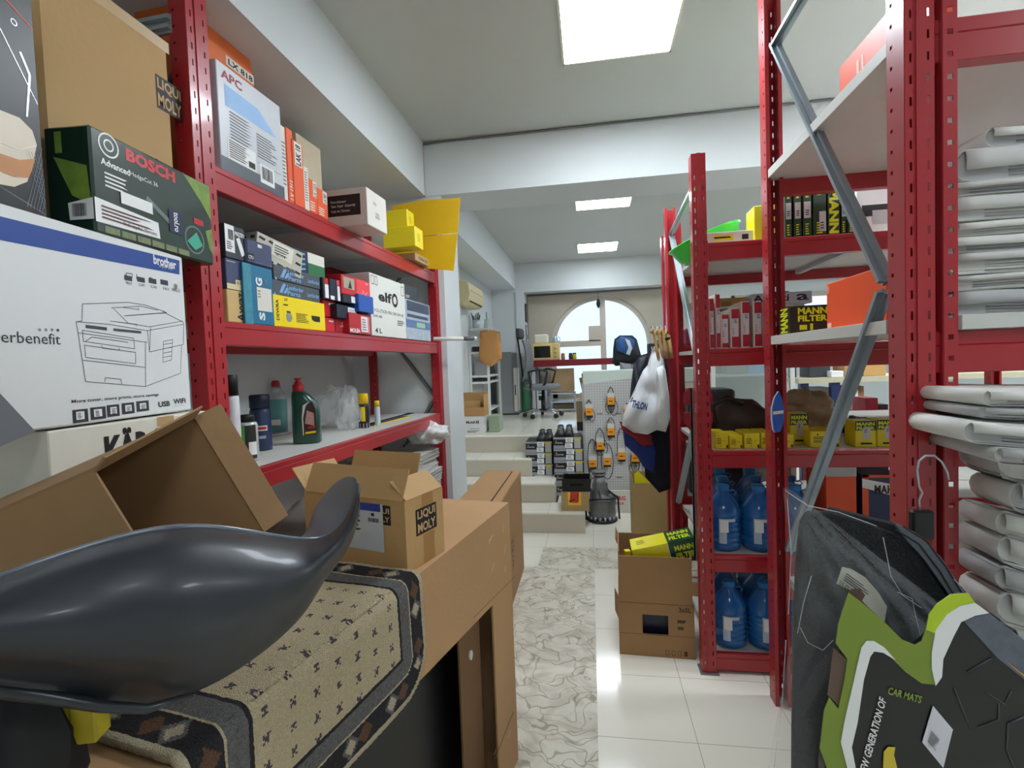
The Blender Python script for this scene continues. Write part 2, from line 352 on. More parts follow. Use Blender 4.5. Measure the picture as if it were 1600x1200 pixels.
# pendant on the blind
t = thing('window_ornament', 'small dark lantern-shaped ornament hanging on a string above the arched window', 'ornament', (.165, WY-.06, 2.40))
G().lathe([(.004, .0), (.03, .05), (.036, .09), (.02, .14), (.004, .17)], 10).build('lantern', BLACK, t)
G().tube([(0, 0, .17), (0, 0, .27)], .003, 5).build('string', BLACK, t)

# ceiling lamps
def lamp(x, y, label, s=.58, k=1):
    t = thing('ceiling_light', label, 'ceiling light', (x, y, CZ), 0)
    h = s/2; g = G()
    for a in ((-h, -h, h, -h+.012), (-h, h-.012, h, h), (-h, -h, -h+.012, h), (h-.012, -h, h, h)): g.box((a[0], a[1], -.012), (a[2], a[3], -.0005))
    g.build('frame', M((236, 236, 220), .4), t)
    G().box((-h+.012, -h+.012, -.010), (h-.012, h-.012, -.002)).build('diffuser', emit((236, 246, 255), LAMP*k), t)
lamp(.19, 2.60, 'large square ceiling light nearest the camera, cut by the top of the photo', k=1.05)
lamp(.185, 5.34, 'square ceiling light just beyond the ceiling beam', k=.42)
lamp(.155, 7.52, 'square ceiling light farthest back, near the arched window', k=.5)
lamp(.19, -.4, 'added unseen square ceiling light behind the camera', k=.35)  # unseen panel, added for some light from behind
lamp(2.6, 2.60, 'added unseen square ceiling light over the right-hand racks', k=2.1)  # unseen panels from here on, added to brighten faces turned right
lamp(3.0, 5.34, 'added unseen square ceiling light over the right side beyond the beam', k=1.3)
lamp(4.4, 2.60, 'added unseen square ceiling light near the right wall')
lamp(2.6, .3, 'added unseen square ceiling light near the camera, over the right-hand side', k=1.1)
# ------------------------------------------------------------------ storage racks
def strip(g, o, U, n, Wd, H, holes, pitch=.05, hl=.022, hw=.008, ph=0):
    """perforated strip: o origin, U unit across, width Wd, z up to H; holes = list of u centres"""
    o, U = V(o), V(U); us = [0]
    for h in holes: us += [h-hw/2, h+hw/2]
    us.append(Wd); N = int((H-.06)/pitch); zs = [0]
    for i in range(N): z = .04+ph+i*pitch; zs += [z, z+hl]
    zs.append(H); vs = []; fs = []
    for z in zs:
        for u in us: vs.append(o+U*u+V((0, 0, z)))
    m = len(us)
    for i in range(len(zs)-1):
        for j in range(m-1):
            if i % 2 == 1 and j % 2 == 1: continue
            fs.append((i*m+j, i*m+j+1, (i+1)*m+j+1, (i+1)*m+j))
    g.add(vs, fs)
def post_mesh(w, d, H):
    g = G()   # web facing -y at y=0, flanges going +y
    strip(g, (0, 0, 0), (1, 0, 0), 0, w, H, [w*.2, w*.8], hl=.020, hw=.005)
    g.box((w*.38, -.004, 0), (w*.62, .0, H))
    strip(g, (0, 0, 0), (0, 1, 0), 0, d, H, [d*.72], hl=.009, hw=.009, ph=.01)
    strip(g, (w, 0, 0), (0, 1, 0), 0, d, H, [d*.72], hl=.009, hw=.009, ph=.01)
    g.add([(0, d, 0), (w*.22, d, 0), (w*.22, d, H), (0, d, H)], [(0, 1, 2, 3)]); g.add([(w, d, 0), (w*.78, d, 0), (w*.78, d, H), (w, d, H)], [(0, 3, 2, 1)])
    return g
DRED = RED
def rack(label, o, th, L, D, H, levels, H0=None, zig=None, w=.065, d=.06, bh=.082, bt=.022, group=None, braces=((0, 1),), board_over=0, bz=.75, front=None, brace_z0=.3, left=True):
    t = thing('storage_rack', label, 'rack', o, th, group)
    for x in (0, L-w):
        first = None; pm = post_mesh(w, d, H0 if (H0 and x == 0) else H)
        for yy, rz in ((0, 0), (D, math.pi)):
            if first is None:
                first = pm.build('upright_post', RED, t, solid=.0025); p = first
            else: p = first.copy(); COL.objects.link(p); p.parent = t
            p.location = (x+(w if rz else 0), yy, 0); p.rotation_euler.z = rz
        G().box((x-.012, -.015, 0), (x+w+.012, .07, .006)).build('foot_plate', DSTEEL, t)
    for z in levels:
        zs_ = z; z = z-bt-.001 if (board_over and 1 < z < 2) else z
        for yy in ((0, 1) if front is None else front):
            y0 = .006 if yy == 0 else D-.046
            g = G().box((w+.001, y0, z-bh), (L-w-.001, y0+.04, z-bt-.0)); 
            g.box((w+.001, y0 if yy == 0 else y0+.012, z-bt), (L-w-.001, y0+(.028 if yy == 0 else .04), z-.001))
            for xx in (w+.001, L-w-.006): g.box((xx, y0-.003 if yy == 0 else y0+.003, z-bh-.03), (xx+.005, y0+.04, z+.01))
            g.build('shelf_beam', RED, t, bevel=.003)
        z = zs_
        x0 = .004 if (board_over and z > 1) else w+.006; ov = board_over and 1 < z < 2
        bb = G().box((x0, .09 if ov else .035, z-bt), (L-x0, D-.035, z))
        if ov: bb.box((.112, -.012, z-bt), (L-.08, .0895, z))
        bb.build('shelf_board', BOARD, t, bevel=.001)
        for xx in (L*.33, L*.66): G().box((xx, .046, z-bt-.025), (xx+.03, D-.046, z-bt)).build('crossbar', GREYW, t)
    for a_, b_ in (zig or ()):
        G().bar(a_, b_, .012, .034, up=(1, 0, 0)).bar(a_, b_, .028, .007, up=(1, 0, 0)).build('brace', STEEL, t)
    for e in braces:
        x = w*.5 if e[0] == 0 else L-w*.5; z = brace_z0; s = 0; k = 0
        while z+bz < H+.3:
            a, b = ((x, .05, z), (x, D-.05, z+bz)) if s == 0 else ((x, D-.05, z), (x, .05, z+bz))
            if z+bz > H-.05:
                f = (H-.06-z)/bz; b = (x, a[1]+(b[1]-a[1])*f, H-.06)
            g = G().bar(a, b, .012, .036, up=(1, 0, 0)).bar(a, b, .03, .008, up=(1, 0, 0)); g.build('brace', STEEL if len(e) < 3 else DSTEEL, t)
            z += bz; s = 1-s
            if z > H-.2: break
    return t
TH = math.atan2(2.16, .10)
LP = Plane((-1.2, 1.44, 0), TH)
LZ = (2.213, 1.70, 1.178)
# left rack: near post outer edge at s=0
rack('red left-hand storage rack with white boards, holding oil bottles and small cartons', LP.at(-.0, 0), TH, 2.26, .56, 2.62, (LZ[0], LZ[1], LZ[2], .62), braces=((1, 1, 1), (0, 1, 1)), bz=.62, brace_z0=.05, w=.085, H0=2.765, zig=[((.0, .05, 2.63), (.0, .51, 2.63)), ((.0, .05, 2.60), (.0, .51, 2.60))])
# right racks
A0 = V((.490, 2.487, 0))
rack('red storage rack with yellow filter cartons and blue water bottles, facing the camera', A0, 0, 2.3, .90, 2.46, (2.05, 1.557, 1.076, .576, .098), w=.062, braces=((1, 1),), bz=1.15, brace_z0=.02, zig=[((.04, .05, 2.36), (.04, .86, 2.30)), ((.04, .85, 2.29), (.04, .06, 1.40)), ((.04, .05, 1.38), (.04, .84, .60))], group='red racks on the right side')
rack('red storage rack behind the water-bottle rack, next to the hanging clothes', (.545, 3.45, 0), 0, 2.2, .5, 2.42, (1.60, 1.1, .6), w=.062, braces=(), zig=[((.03, .03, 2.32), (.03, .46, 2.36)), ((.03, .46, 2.3), (.03, .04, 1.5)), ((.03, .04, 1.46), (.03, .46, .7))], group='red racks on the right side')
RB = rack('nearest tall red rack at the right, stacked with grey paper bundles', (.748, 1.345, 0), 0, 2.2, 1.0, 3.02, (2.285, 1.597, .56), w=.062, d=.07, bh=.10, bt=.035, board_over=1, braces=(), group='red racks on the right side')
g = G(); strip(g, (0, 0, 0), (1, 0, 0), 0, .03, 3.02, [.015], hl=.012, hw=.012); strip(g, (0, 0, 0), (0, 1, 0), 0, .05, 3.02, [.035], hl=.01, hw=.01)
g.build('upright_post', RED, RB, (.077, -.005, 0), solid=.003)
# its big diagonal braces in the end frame
def bpt(px, py, x=.765): p = Px(px, py, x); return (p.x-.748, p.y-1.345, p.z)
STEELW = M((158, 170, 178), .28, .75, noise_amt=.1)
for a, b in (((1210, 68), (1385, 440)), ((1213, 68), (1330, -135)), ((1382, 455), (1235, 860))):
    g = G(); A, B = bpt(*a), bpt(*b); g.bar(A, B, .012, .040, up=(1, 0, 0)); g.bar(A, B, .03, .008, up=(1, 0, 0))
    g.build('brace', STEELW, RB)

# ------------------------------------------------------------------ left rack, top shelf
g_top = 'cartons on the top shelf of the left rack'
Z0 = LZ[0]+.001
APCM = M((206, 208, 214), .35, noise_amt=.05)
pcarton(LP, (336, 84), (437, 163), Z0, .10, 'ups_box', 'large pale grey carton with APC logo and dark lower band on the top shelf', 'box', APCM, [
    ('print_band', M((84, 88, 98), .4), 'F', [('r', 0, 0, 1, .13)]), ('logo', M((150, 26, 50), .5), 'F', [('t', .06, .86, .36, .945, 'APC', .03)]),
    ('picture', M((150, 190, 235), .5), 'F', [('p', [(.1, .82), (.6, .80), (.9, .62), (.1, .62)])]),
    ('lettering', M((96, 98, 104), .5), 'F', [('lines', .15, .30, .50, .60, 10), ('lines', .55, .30, .92, .55, 9), ('r', .55, .245, .95, .25)]),
    ('label', WHITE, 'F', [('r', .10, .13, .52, .33), ('r', .58, .06, .82, .25)], .001),
    ('barcode', INK, 'F', [('bar', .61, .10, .79, .23), ('lines', .12, .15, .44, .32, 8), ('r', .40, .15, .5, .21)], .0014)], off=.012, h=.365)
# orange rounded case behind it
s0, _ = LP.sz(331, 60, .13)
OR2 = M((226, 112, 52), .35)
t = thing('tool_case', 'orange rounded plastic case standing behind the grey APC carton', 'case', LP.at(.13, Z0, .135), TH)
ua, za = LP.sz(331, 34, .14); ub, zb2 = LP.sz(388, 76, .14); uc, zc2 = LP.sz(397, 122, .14); o13 = .13
G().prism([(0, 0), (uc-o13, 0), (uc-o13, zc2-Z0), (ub-o13+.01, zb2-Z0-.012), (ub-o13-.03, zb2-Z0+.004), (0, za-Z0)], 0, .2).build('shell', OR2, t, bevel=.02, seg=3)
g = G(); wd_ = uc-o13; hz_ = zc2-Z0; marks(g, (.0, 0, 0), (wd_, 0, 0), (0, 0, hz_), [('r', .55, .93, .97, 1.0)], .001); g.build('label', OFFW, t)
g = G(); marks(g, (.0, 0, 0), (wd_, 0, 0), (0, 0, hz_), [('t', .58, .94, .95, .985, 'LX 818', .03)], .0016); g.build('lettering', INK, t)
ORB = M((232, 92, 44), .45, noise_amt=.03)
pcarton(LP, (435, 192), 446, Z0, .22, 'filter_box', 'slim white filter carton next to the APC carton', 'box', OFFW, [('lettering', GREY, 'F', [('lines', .2, .2, .8, .8, 12)])], off=.02, group=g_top)
pcarton(LP, (446, 197), 456, Z0, .22, 'filter_box', 'tall slim orange filter carton right after the slim white one', 'box', ORB, [('lettering', OFFW, 'F', [('t', .2, .05, .85, .3, 'LX 1211', .02, 1)])], off=.015, group=g_top)
pcarton(LP, (456, 216), 472, Z0, .22, 'filter_box', 'orange filter carton with white LAK 18 label near its top', 'box', ORB, [('label', OFFW, 'F', [('r', .15, .62, .85, .98)]), ('lettering', INK, 'F', [('t', .25, .64, .75, .95, 'LAK 18', .03, 1)], .0012)], off=.01, group=g_top)
pcarton(LP, (462, 206), (501, 240), Z0, .2, 'carton', 'plain beige carton standing behind the orange filter cartons', 'box', M((196, 182, 156), .7), [('lettering', INK, 'F', [('lines', .4, .5, .65, .6, 2)])], off=.24, group=g_top)
pcarton(LP, (473, 258), 481, Z0, .22, 'filter_box', 'slim white carton between two orange filter cartons', 'box', OFFW, [('lettering', GREY, 'F', [('lines', .2, .2, .8, .9, 12)])], off=.01, group=g_top)
pcarton(LP, (481.5, 277), 494, Z0, .22, 'filter_box', 'orange filter carton with a white end label in the middle of the row', 'box', ORB, [('label', OFFW, 'F', [('r', .5, .5, .95, .97)]), ('lettering', INK, 'F', [('t', .58, .52, .88, .9, 'LX 1323', .02, 1)], .0012), ('lettering_white', OFFW, 'F', [('lines', .1, .05, .8, .35, 4)])], off=.01, group=g_top)
pcarton(LP, (495, 292), 510, Z0, .22, 'filter_box', 'last orange filter carton, beside the white and black carton', 'box', ORB, [('label', OFFW, 'F', [('r', .55, .55, .98, .97)]), ('lettering', INK, 'F', [('t', .62, .58, .9, .9, 'LX 987', .02, 1)], .0012), ('lettering_white', OFFW, 'F', [('lines', .1, .05, .8, .35, 4)])], off=.01, group=g_top)
# white carton with black panel, overhanging the front
c = Pz(575, 351, Z0+.0)
def xcarton(cpx, z, pxl, pxr, ytop, name, label, cat, mat, decs, th=TH-math.pi/2, h=None, **k):
    """carton whose near right bottom corner shows at pixel cpx on height z; left face edge pixel pxl, far right edge pixel pxr"""
    c = Pz(cpx[0], cpx[1], z); pl = Plane(c, th); sl = pl.sz(*pxl)[0]
    h = h or pl.sz(cpx[0], ytop)[1]-z
    pr = Plane(c, th+math.pi/2); dp = pr.sz(*pxr)[0]
    return carton(name, label, cat, mat, pl.at(sl, 0), th, -sl, dp, h, decs, **k)
xcarton((575, 350), Z0, (509, 310), (604, 340), 291, 'carton', 'white carton with a black printed panel jutting out over the top beam', 'box', M((214, 208, 200), .5), [
    ('print_panel', M((24, 22, 26), .5), 'F', [('r', .04, .28, .84, .84)]), ('lettering', OFFW, 'F', [('t', .12, .62, .5, .70, 'Fluorchlamper', .01), ('t', .12, .50, .72, .59, 'Tasse  Kuper - Ayuporoby', .01), ('t', .12, .37, .58, .45, 'Caja de Climate', .01)], .0012),
    ('marking', GREY, 'R', [('lines', .3, .62, .5, .72, 2), ('r', .4, .38, .6, .40), ('r', .4, .42, .6, .44), ('r', .4, .28, .45, .36), ('r', .48, .28, .53, .36), ('r', .56, .28, .6, .36)])], group=g_top)
YB_ = M((238, 216, 30), .45, noise_amt=.03)
YS = YB_
b1 = xcarton((649, 384), Z0+.05, (598, 360), (661, 375), 352, 'yellow_box', 'lower of two yellow cartons stacked at the far end of the top shelf', 'box', YS, [('lettering', M((190, 150, 20), .5), 'R', [('lines', .25, .3, .7, .7, 4)])], group='yellow cartons on the top shelf')
b0 = xcarton((649, 406), Z0, (604, 384), (672, 396), 384, 'carton', 'flat brown carton with dark lettering under the two yellow cartons', 'box', M((190, 160, 120), .7), [('lettering', INK, 'R', [('t', .2, .3, .8, .7, 'CISCO', .02)])], h=.049)
# z of the top of lower yellow
zt = b1.location.z+max(v.co.z for v in b1.data.vertices)
xcarton((637, 356), zt+.001, (598, 340), (647, 345), 326, 'yellow_box', 'upper of two yellow cartons stacked at the far end of the top shelf', 'box', YS, [('lettering', M((190, 150, 20), .5), 'R', [('lines', .25, .3, .7, .7, 4)])], group='yellow cartons on the top shelf')
# big yellow carton standing open at the end: its side is a folded sheet facing the camera
ft = 3.40  # distance of the folded sheet
t = thing('yellow_carton', 'large yellow open carton whose creased flap hangs past the rack end', 'box', (Py(640, 412, ft).x, ft, Z0))
o = V(t.location)
q = lambda x, y, yy=ft: Py(x, y, yy)-o
g = G()
P1 = [[q(612, 322), q(660, 313), q(719, 309)], [q(610, 372), q(660, 369), q(715.5, 363)]]
P2 = [[q(610, 373), q(660, 370), q(715, 364.5)], [q(618, 418), q(657, 419), q(709, 423)]]
g.sheet(P1, sm=False).build('flap', YELLOW2, t, solid=.006)
G().sheet(P2, sm=False).build('flap', YELLOW2, t, solid=.006)
G().box((-.30, .01, .12), (-.02, .10, .14)).box((-.30, .02, -.0), (-.02, .03, .13)).box((-.30, .09, 0), (-.02, .1, .13)).box((-.30, .02, 0), (-.29, .1, .13)).box((-.3, .02, -.0), (-.02, .1, .01)).build('body', YELLOW2, t)

# ------------------------------------------------------------------ middle shelf
Z1 = LZ[1]+.001
gm = 'small cartons on the middle shelf of the left rack'
CHAR = M((52, 56, 66), .5); NV2 = M((62, 70, 104), .5)
c1 = pcarton(LP, (354, 451), (391, 458), Z1, .25, 'carton', 'short tan carton with black sideways lettering at the near end of the middle shelf', 'box', M((208, 176, 116), .65), [('lettering', INK, 'F', [('t', .38, .05, .78, .95, 'Ayvaz', .02, 1)])], off=.03, group=gm)
h1 = LP.sz(356, 451, .03)[1]
c2 = pcarton(LP, (352, 402), (379, 406), h1+.001, .25, 'carton', 'dark blue carton with pale lower label resting on the tan carton', 'box', NV2, [('label', CREAM, 'F', [('r', 0, 0, 1, .18), ('r', .5, .14, .98, .34)]), ('lettering', INK, 'F', [('t', .58, .2, .9, .29, 'BL 330', .02)], .0012), ('print_line', OFFW, 'F', [('r', .05, .90, .55, .92)])], off=.03, group=gm)
h2 = LP.sz(354, 402, .03)[1]
pcarton(LP, (350, 347), (381, 359), h2+.001, .25, 'carton', 'charcoal carton with white barcode stickers, topmost at the near end of the middle shelf', 'box', CHAR, [('label', WHITE, 'F', [('r', .0, .18, .46, .98), ('p', [(.55, .62), (.72, .70), (.98, .22), (.8, .12)])]), ('barcode', INK, 'F', [('bar', .15, .55, .42, .85), ('lines', .06, .25, .35, .5, 4)], .0012), ('lettering', WHITE, 'F', [('t', .5, .72, .98, .84, 'PREZEN', .02)])], off=.03, group=gm, h=LP.sz(350, 347, .03)[1]-h2-.002)
tealz = LP.sz(378, 409, .02)[1]
pcarton(LP, (378, 409), (425, 421), Z1, .26, 'carton', 'tall teal carton with white sideways letters and a white label', 'box', TEAL, [
    ('lettering', WHITE, 'F', [('t', .46, .08, .66, .22, 'S', .04, 1), ('t', .40, .66, .62, .80, 'G', .04, 1), ('t', .44, .28, .6, .44, 'N', .03, 1)]), ('label', OFFW, 'F', [('r', .42, .24, .92, .64)], .001), ('small_print', GREY, 'F', [('lines', .45, .45, .55, .6, 3), ('lines', .7, .7, .8, .8, 3)], .0014), ('side_print', M((60, 140, 160), .5, noise_amt=.4, nscale=40), 'F', [('r', 0, 0, .26, 1)])], off=.02, group=gm)
pcarton(LP, (384, 371), (425, 385), tealz+.002, .25, 'carton', 'slate blue carton with rounded white CTU mark lying on the teal carton', 'box', NV2, [('print', OFFW, 'F', [('r', .42, .75, .58, .88)]), ('print_dark', INK, 'F', [('r', .02, .15, .26, .42)]), ('lettering', OFFW, 'F', [('t', .05, .19, .23, .33, 'CTU', .03)], .0012), ('trim_line', GREY, 'F', [('l', [(.3, .1), (.95, .1), (.95, .28)], .01)])], off=.02, group=gm, bevel=.006)
# yellow box with window
yz = LP.sz(427, 457, .02)[1]
ybx = pcarton(LP, (425, 457), (507, 478), Z1, .22, 'power_tool_box', 'bright yellow carton with black cutout window and round picture', 'box', M((250, 222, 6), .4, noise_amt=.02), [
    ('window', INK, 'F', [('p', [(.70, .50), (.88, .50), (.88, .30), (.76, .30), (.71, .36)])]), ('picture', M((150, 150, 140), .5, noise_amt=.5, nscale=90), 'F', [('o', .27, .34, .055)]),
    ('lettering', INK, 'F', [('lines', .40, .2, .68, .52, 6), ('lines', .2, .84, .27, .94, 2), ('r', .23, .47, .30, .53), ('t', .05, .2, .1, .85, 'DEWRA', .02, 1), ('r', .18, .7, .26, .74), ('r', .17, .12, .171, .9)])], off=.02, h=.125)
# two dark boxes with blue print behind/above yellow
SL = M((74, 80, 88), .5)
for (TLp, Rp, zz, hh, yw, lab) in (((426, 450), (500, 470), Z1+.126, .060, 0, 'dark slate carton with light blue lettering lying on the yellow carton'), ((427, 415), (500, 440), Z1+.188, .058, .0, 'dark slate carton with light blue lettering, upper of the pair')):
    s0 = LP.sz(*TLp, .03)[0]; s1 = LP.sz(*Rp, .03)[0]
    carton('parts_box', lab, 'box', SL, LP.at(s0, zz, .03), TH+yw, s1-s0, .2, hh, [('lettering', LBLUE, 'F', [('t', .28, .5, .62, .82, 'Lemforder', .02), ('t', .28, .14, .55, .44, 'Parts', .02), ('p', [(.12, .2), (.2, .85), (.26, .85), (.18, .2)]), ('p', [(.2, .2), (.26, .6), (.3, .6), (.25, .2)]), ('t', .7, .3, .98, .62, 'Lemforder', .02), ('l', [(0.02, .05), (.05, .05)], .03)])], gm)
# patterned white/black carton, tilted on top
def patt(n, seed, cols=5):
    rr = random.Random(seed); out = []
    for i in range(cols):
        for j in range(n):
            u, v = (i+.5)/cols, (j+.5)/n; out.append(('p', [(u-.07, v-.03), (u+.05, v-.06), (u+.07, v+.03), (u-.05, v+.06)]))
    return out
s0, zz = LP.sz(388, 400, .10)
jp = carton('parts_box', 'carton printed with a black and white lettered pattern, tilted on top of the slate cartons', 'box', M((188, 184, 168), .55), LP.at(.33, Z1+.25, .06), TH-.15, .24, .17, .115, [
    ('pattern', INK, 'F', patt(3, 3, 5)), ('pattern', INK, 'R', patt(3, 4, 4)), ('pattern', INK, 'L', patt(3, 6, 4)), ('label', OFFW, 'F', [('p', [(.3, .45), (.75, .38), (.78, .92), (.33, .95)])], .0012), ('lettering', INK, 'F', [('lines', .36, .5, .7, .85, 4), ('t', .4, .46, .6, .54, 'BC/14', .02)], .0016)], gm, tilt=(0, .16))
# blue chain pattern box with green/white end
pb = LP.sz(466, 402, .05)
carton('parts_box', 'navy carton with pale chain pattern and a green and white end', 'box', M((22, 36, 58), .5), LP.at(.52, Z1+.248, .045), TH, .26, .18, .098, [
    ('pattern', LBLUE, 'F', [('l', [(.02, .15+i*.22), (.18, .22+i*.22)], .03) for i in range(4)]+[('l', [(.24, .12+i*.22), (.42, .19+i*.22)], .03) for i in range(4)]+[('ring', .21, .2+.25*i, .03, .02) for i in range(3)]),
    ('end_white', OFFW, 'F', [('r', .5, .52, 1, 1)]), ('end_green', M((30, 110, 60), .5), 'F', [('r', .5, 0, 1, .52)])], gm)
# small boxes right of the yellow one (front faces on the shelf plane), (TL),(R), z-bottom, depth
def sb(TL, R, ybot, mat, decs, lab, off=.0, name='parts_box', dp=.16, h=None):
    s0, z1 = LP.sz(*TL, off); s1 = LP.sz(R, TL[1], off)[0]; z0 = LP.sz(TL[0], ybot, off)[1]
    if z0 < Z1+.012: z0 = Z1
    return carton(name, lab, 'box', mat, LP.at(s0, z0+.0005, off), TH, s1-s0-.002, dp, z1-z0-.002, decs, gm)
RD = M((206, 30, 42), .45, noise_amt=.04)
sb((507, 495), 523, 521, RD, [('lettering', OFFW, 'F', [('r', .4, .72, .85, .82)])], 'small red carton on the shelf beside the yellow carton', .03)
sb((505, 467), 524, 494, RD, [('lettering', OFFW, 'F', [('r', .4, .72, .8, .84)])], 'small red carton stacked on another beside the yellow carton', .04)
sb((524, 497), 545, 523, M((168, 34, 46), .45), [('lettering', OFFW, 'F', [('r', .3, .45, .7, .5), ('ring', .5, .65, .08, .05)])], 'dull red carton with a small white emblem at the bottom of the pile', .03)
sb((526, 474), 558, 496, M((28, 34, 50), .4), [('label', WHITE, 'F', [('r', .52, .12, .95, .9)]), ('lettering', GREY, 'F', [('lines', .56, .3, .9, .8, 5)], .0013), ('corner', WHITE, 'L', [('p', [(0, 0), (.3, 0), (.0, .8)])])], 'navy carton with white label between red cartons', .005)
sb((545, 487), 579, 526, REDB, [('label', M((240, 225, 228), .5), 'F', [('r', .52, .12, .84, .9)]), ('lettering', WHITE, 'F', [('t', .02, .05, .46, .25, 'MOLEA', .03), ('r', .88, .05, .9, .9)]), ('barcode', GREY, 'F', [('lines', .56, .18, .8, .8, 5)], .0013)], 'red carton with a large pink label at the bottom of the pile', -.005)
sb((504, 432), 513, 466, M((40, 34, 50), .4), [('label', WHITE, 'F', [('r', .3, .05, .95, .7)]), ('red_top', RD, 'F', [('r', .3, .72, .95, .98)])], 'narrow dark carton with white label and red top, left of its twin', .02)
sb((515, 434), 535, 468, M((26, 30, 52), .4), [('label', WHITE, 'F', [('r', .55, .02, .76, .72), ('r', 0, .02, .3, .2)]), ('red_top', M((220, 90, 100), .5), 'F', [('r', .52, .76, .78, 1)]), ('side', GREYW, 'F', [('r', .82, .1, .95, .8)])], 'navy and white upright carton with pale red top', .012)
sb((533, 427), 577, 458, M((198, 32, 46), .4), [('picture', M((168, 160, 140), .5), 'F', [('r', .06, .32, .42, .9)]), ('picture_dark', INK, 'F', [('p', [(.2, .36), (.28, .8), (.33, .36)])], .0012), ('lettering', M((240, 150, 150), .5), 'F', [('l', [(.68, .1), (.72, .45), (.8, .2), (.9, .4)], .02), ('r', .82, .8, .92, .9)]), ('edge', M((235, 60, 70), .4), 'F', [('r', .5, .02, .98, .98)], .0004)], 'red carton with a small picture, topmost of the pile', .0)
sb((536, 458), 560, 472, M((34, 36, 46), .4), [('label', WHITE, 'F', [('r', .5, .15, .96, .9)])], 'thin black carton with white label under the red picture carton', .0)
bb = sb((560, 458), 583, 486, M((32, 84, 170), .35), [], 'small cobalt blue carton leaning out over the red ones', -.02, 'blue_box', dp=.07)
# ELF carton
pcarton(LP, (577, 425), (632, 454), Z1, .24, 'oil_carton', 'large white carton of engine oil with the elf logo', 'box', M((222, 222, 214), .5, noise_amt=.02), [
    ('lettering', INK, 'F', [('t', .20, .58, .58, .75, 'elf', .035), ('ring', .67, .655, .09, .05), ('t', .04, .39, .92, .445, 'EVOLUTION 900 SXR 5W-40', .0), ('t', .04, .30, .28, .345, '5W-40', .01), ('t', .08, .05, .26, .13, '4 L', .03), ('lines', .72, .22, .96, .32, 3),
                         ('l', [(.03, .83), (.03, .96), (.10, .96), (.10, .83), (.03, .83)], .008), ('l', [(.13, .83), (.13, .96), (.19, .96), (.19, .83), (.13, .83)], .008), ('l', [(.88, .78), (.88, .94), (.96, .94), (.96, .78), (.88, .78)], .008)])], off=.0)
# clear-wrapped pack, black box on it, white tube
z0b = LP.sz(630, 463, .0)[1]
pcarton(LP, (633, 466), (671, 474), Z1, .2, 'washer_fluid_pack', 'blue and clear wrapped pack at the far end of the middle shelf', 'pack', M((176, 190, 204), .18, noise_amt=.25, nscale=30, coat=.5), [
    ('print_band', M((88, 116, 160), .3), 'F', [('r', 0, .30, 1, .5)]), ('print_dark', M((60, 70, 92), .3, noise_amt=.4, nscale=50), 'F', [('r', .05, .72, .95, .97), ('r', .05, .56, .9, .64)]), ('label', M((150, 190, 150), .4), 'F', [('r', .4, .33, .75, .46)], .0012)], off=.0)
zp = LP.sz(633, 466)[1]
carton('carton', 'small black carton with white edge standing on the clear wrapped pack', 'box', M((40, 46, 54), .4), LP.at(1.63, zp+.003, .03), TH, .25, .12, .10, [('label', WHITE, 'F', [('r', .0, .1, .12, .95)]), ('lettering', OFFW, 'F', [('lines', .2, .15, .5, .35, 2)])], gm)
t = thing('roll', 'white rolled poster tube with printed end sticking out past the rack', 'tube', LP.at(2.0, Z1+.016, -.03))
G().tube([(0, 0, 0), (.26, .2, .0)], .014, 12).build('tube', OFFW, t)
d = V((.26, .2, 0)).normalized(); E_ = V((.26, .2, 0))
G().tube([E_-d*.105, E_-d*.02], .0146, 12, flat=1).build('printed_end', M((90, 92, 90), .5, noise_amt=.6, nscale=120), t)

# ------------------------------------------------------------------ lower shelf of the left rack: cans and bottles
Z2 = LZ[2]+.001
def on_shelf(px, py): return Pz(px, py, Z2)
def can(px, yb, wpx, yt, name, label, body, cap, capr=.8, caph=.12, decs=None, off=0):
    p = on_shelf(px, yb); k = p.length and (p-EYE).dot(FW)/FOC; r = wpx*k/2; h = (yb-yt-wpx*.12)*k; p = p+V((-r, r*.9, 0)); t = thing(name, label, 'spray can', p, 0)
    hb = h*(1-caph)
    G().lathe([(r*.96, 0), (r, .004), (r, hb-.015), (r*.92, hb-.004), (r*.8, hb)], 28).build('body', body, t)
    G().lathe([(r*capr, hb), (r*capr, h-.006), (r*capr*.9, h)], 24).build('cap', cap, t)
    for nm, mt, a0, a1, z0, z1, dr in (decs or ()):
        g = G(); n = 10; P = [[(V((math.cos(a0+(a1-a0)*i/n), math.sin(a0+(a1-a0)*i/n), 0))*(r+dr)+V((0, 0, z*h))) for i in range(n+1)] for z in (z0, z1)]
        g.sheet(P).build(nm, mt, t)
    return t
D2R = math.pi/180
can(371, 733, 22, 583, 'spray_can', 'white spray can with black cap half hidden by the near post', M((222, 222, 226), .35), BLACK, .95, .22, [('label', REDB, -120*D2R, 30*D2R, .0, .05, .0006)])
can(394, 722, 31, 645, 'spray_can', 'short green and silver spray can with black top', M((196, 200, 196), .25, .4), BLACK, .72, .16, [('label', M((96, 190, 60), .4), -130*D2R, -70*D2R, .06, .78, .0006), ('label_dark', M((40, 46, 40), .4, noise_amt=.6, nscale=200), -68*D2R, -5*D2R, .06, .78, .0006), ('barcode', WHITE, -50*D2R, -5*D2R, .14, .42, .0011)])
can(415, 705, 31, 613, 'spray_can', 'dark navy spray can with matching cap beside the green one', M((34, 50, 84), .35, noise_amt=.15), M((24, 34, 58), .4), .98, .24, [('label', OFFW, -90*D2R, -20*D2R, .36, .45, .0006), ('lettering_band', M((170, 40, 44), .4), -85*D2R, -25*D2R, .38, .43, .001), ('lettering', M((150, 165, 185), .4), -80*D2R, -30*D2R, .22, .27, .0006)])
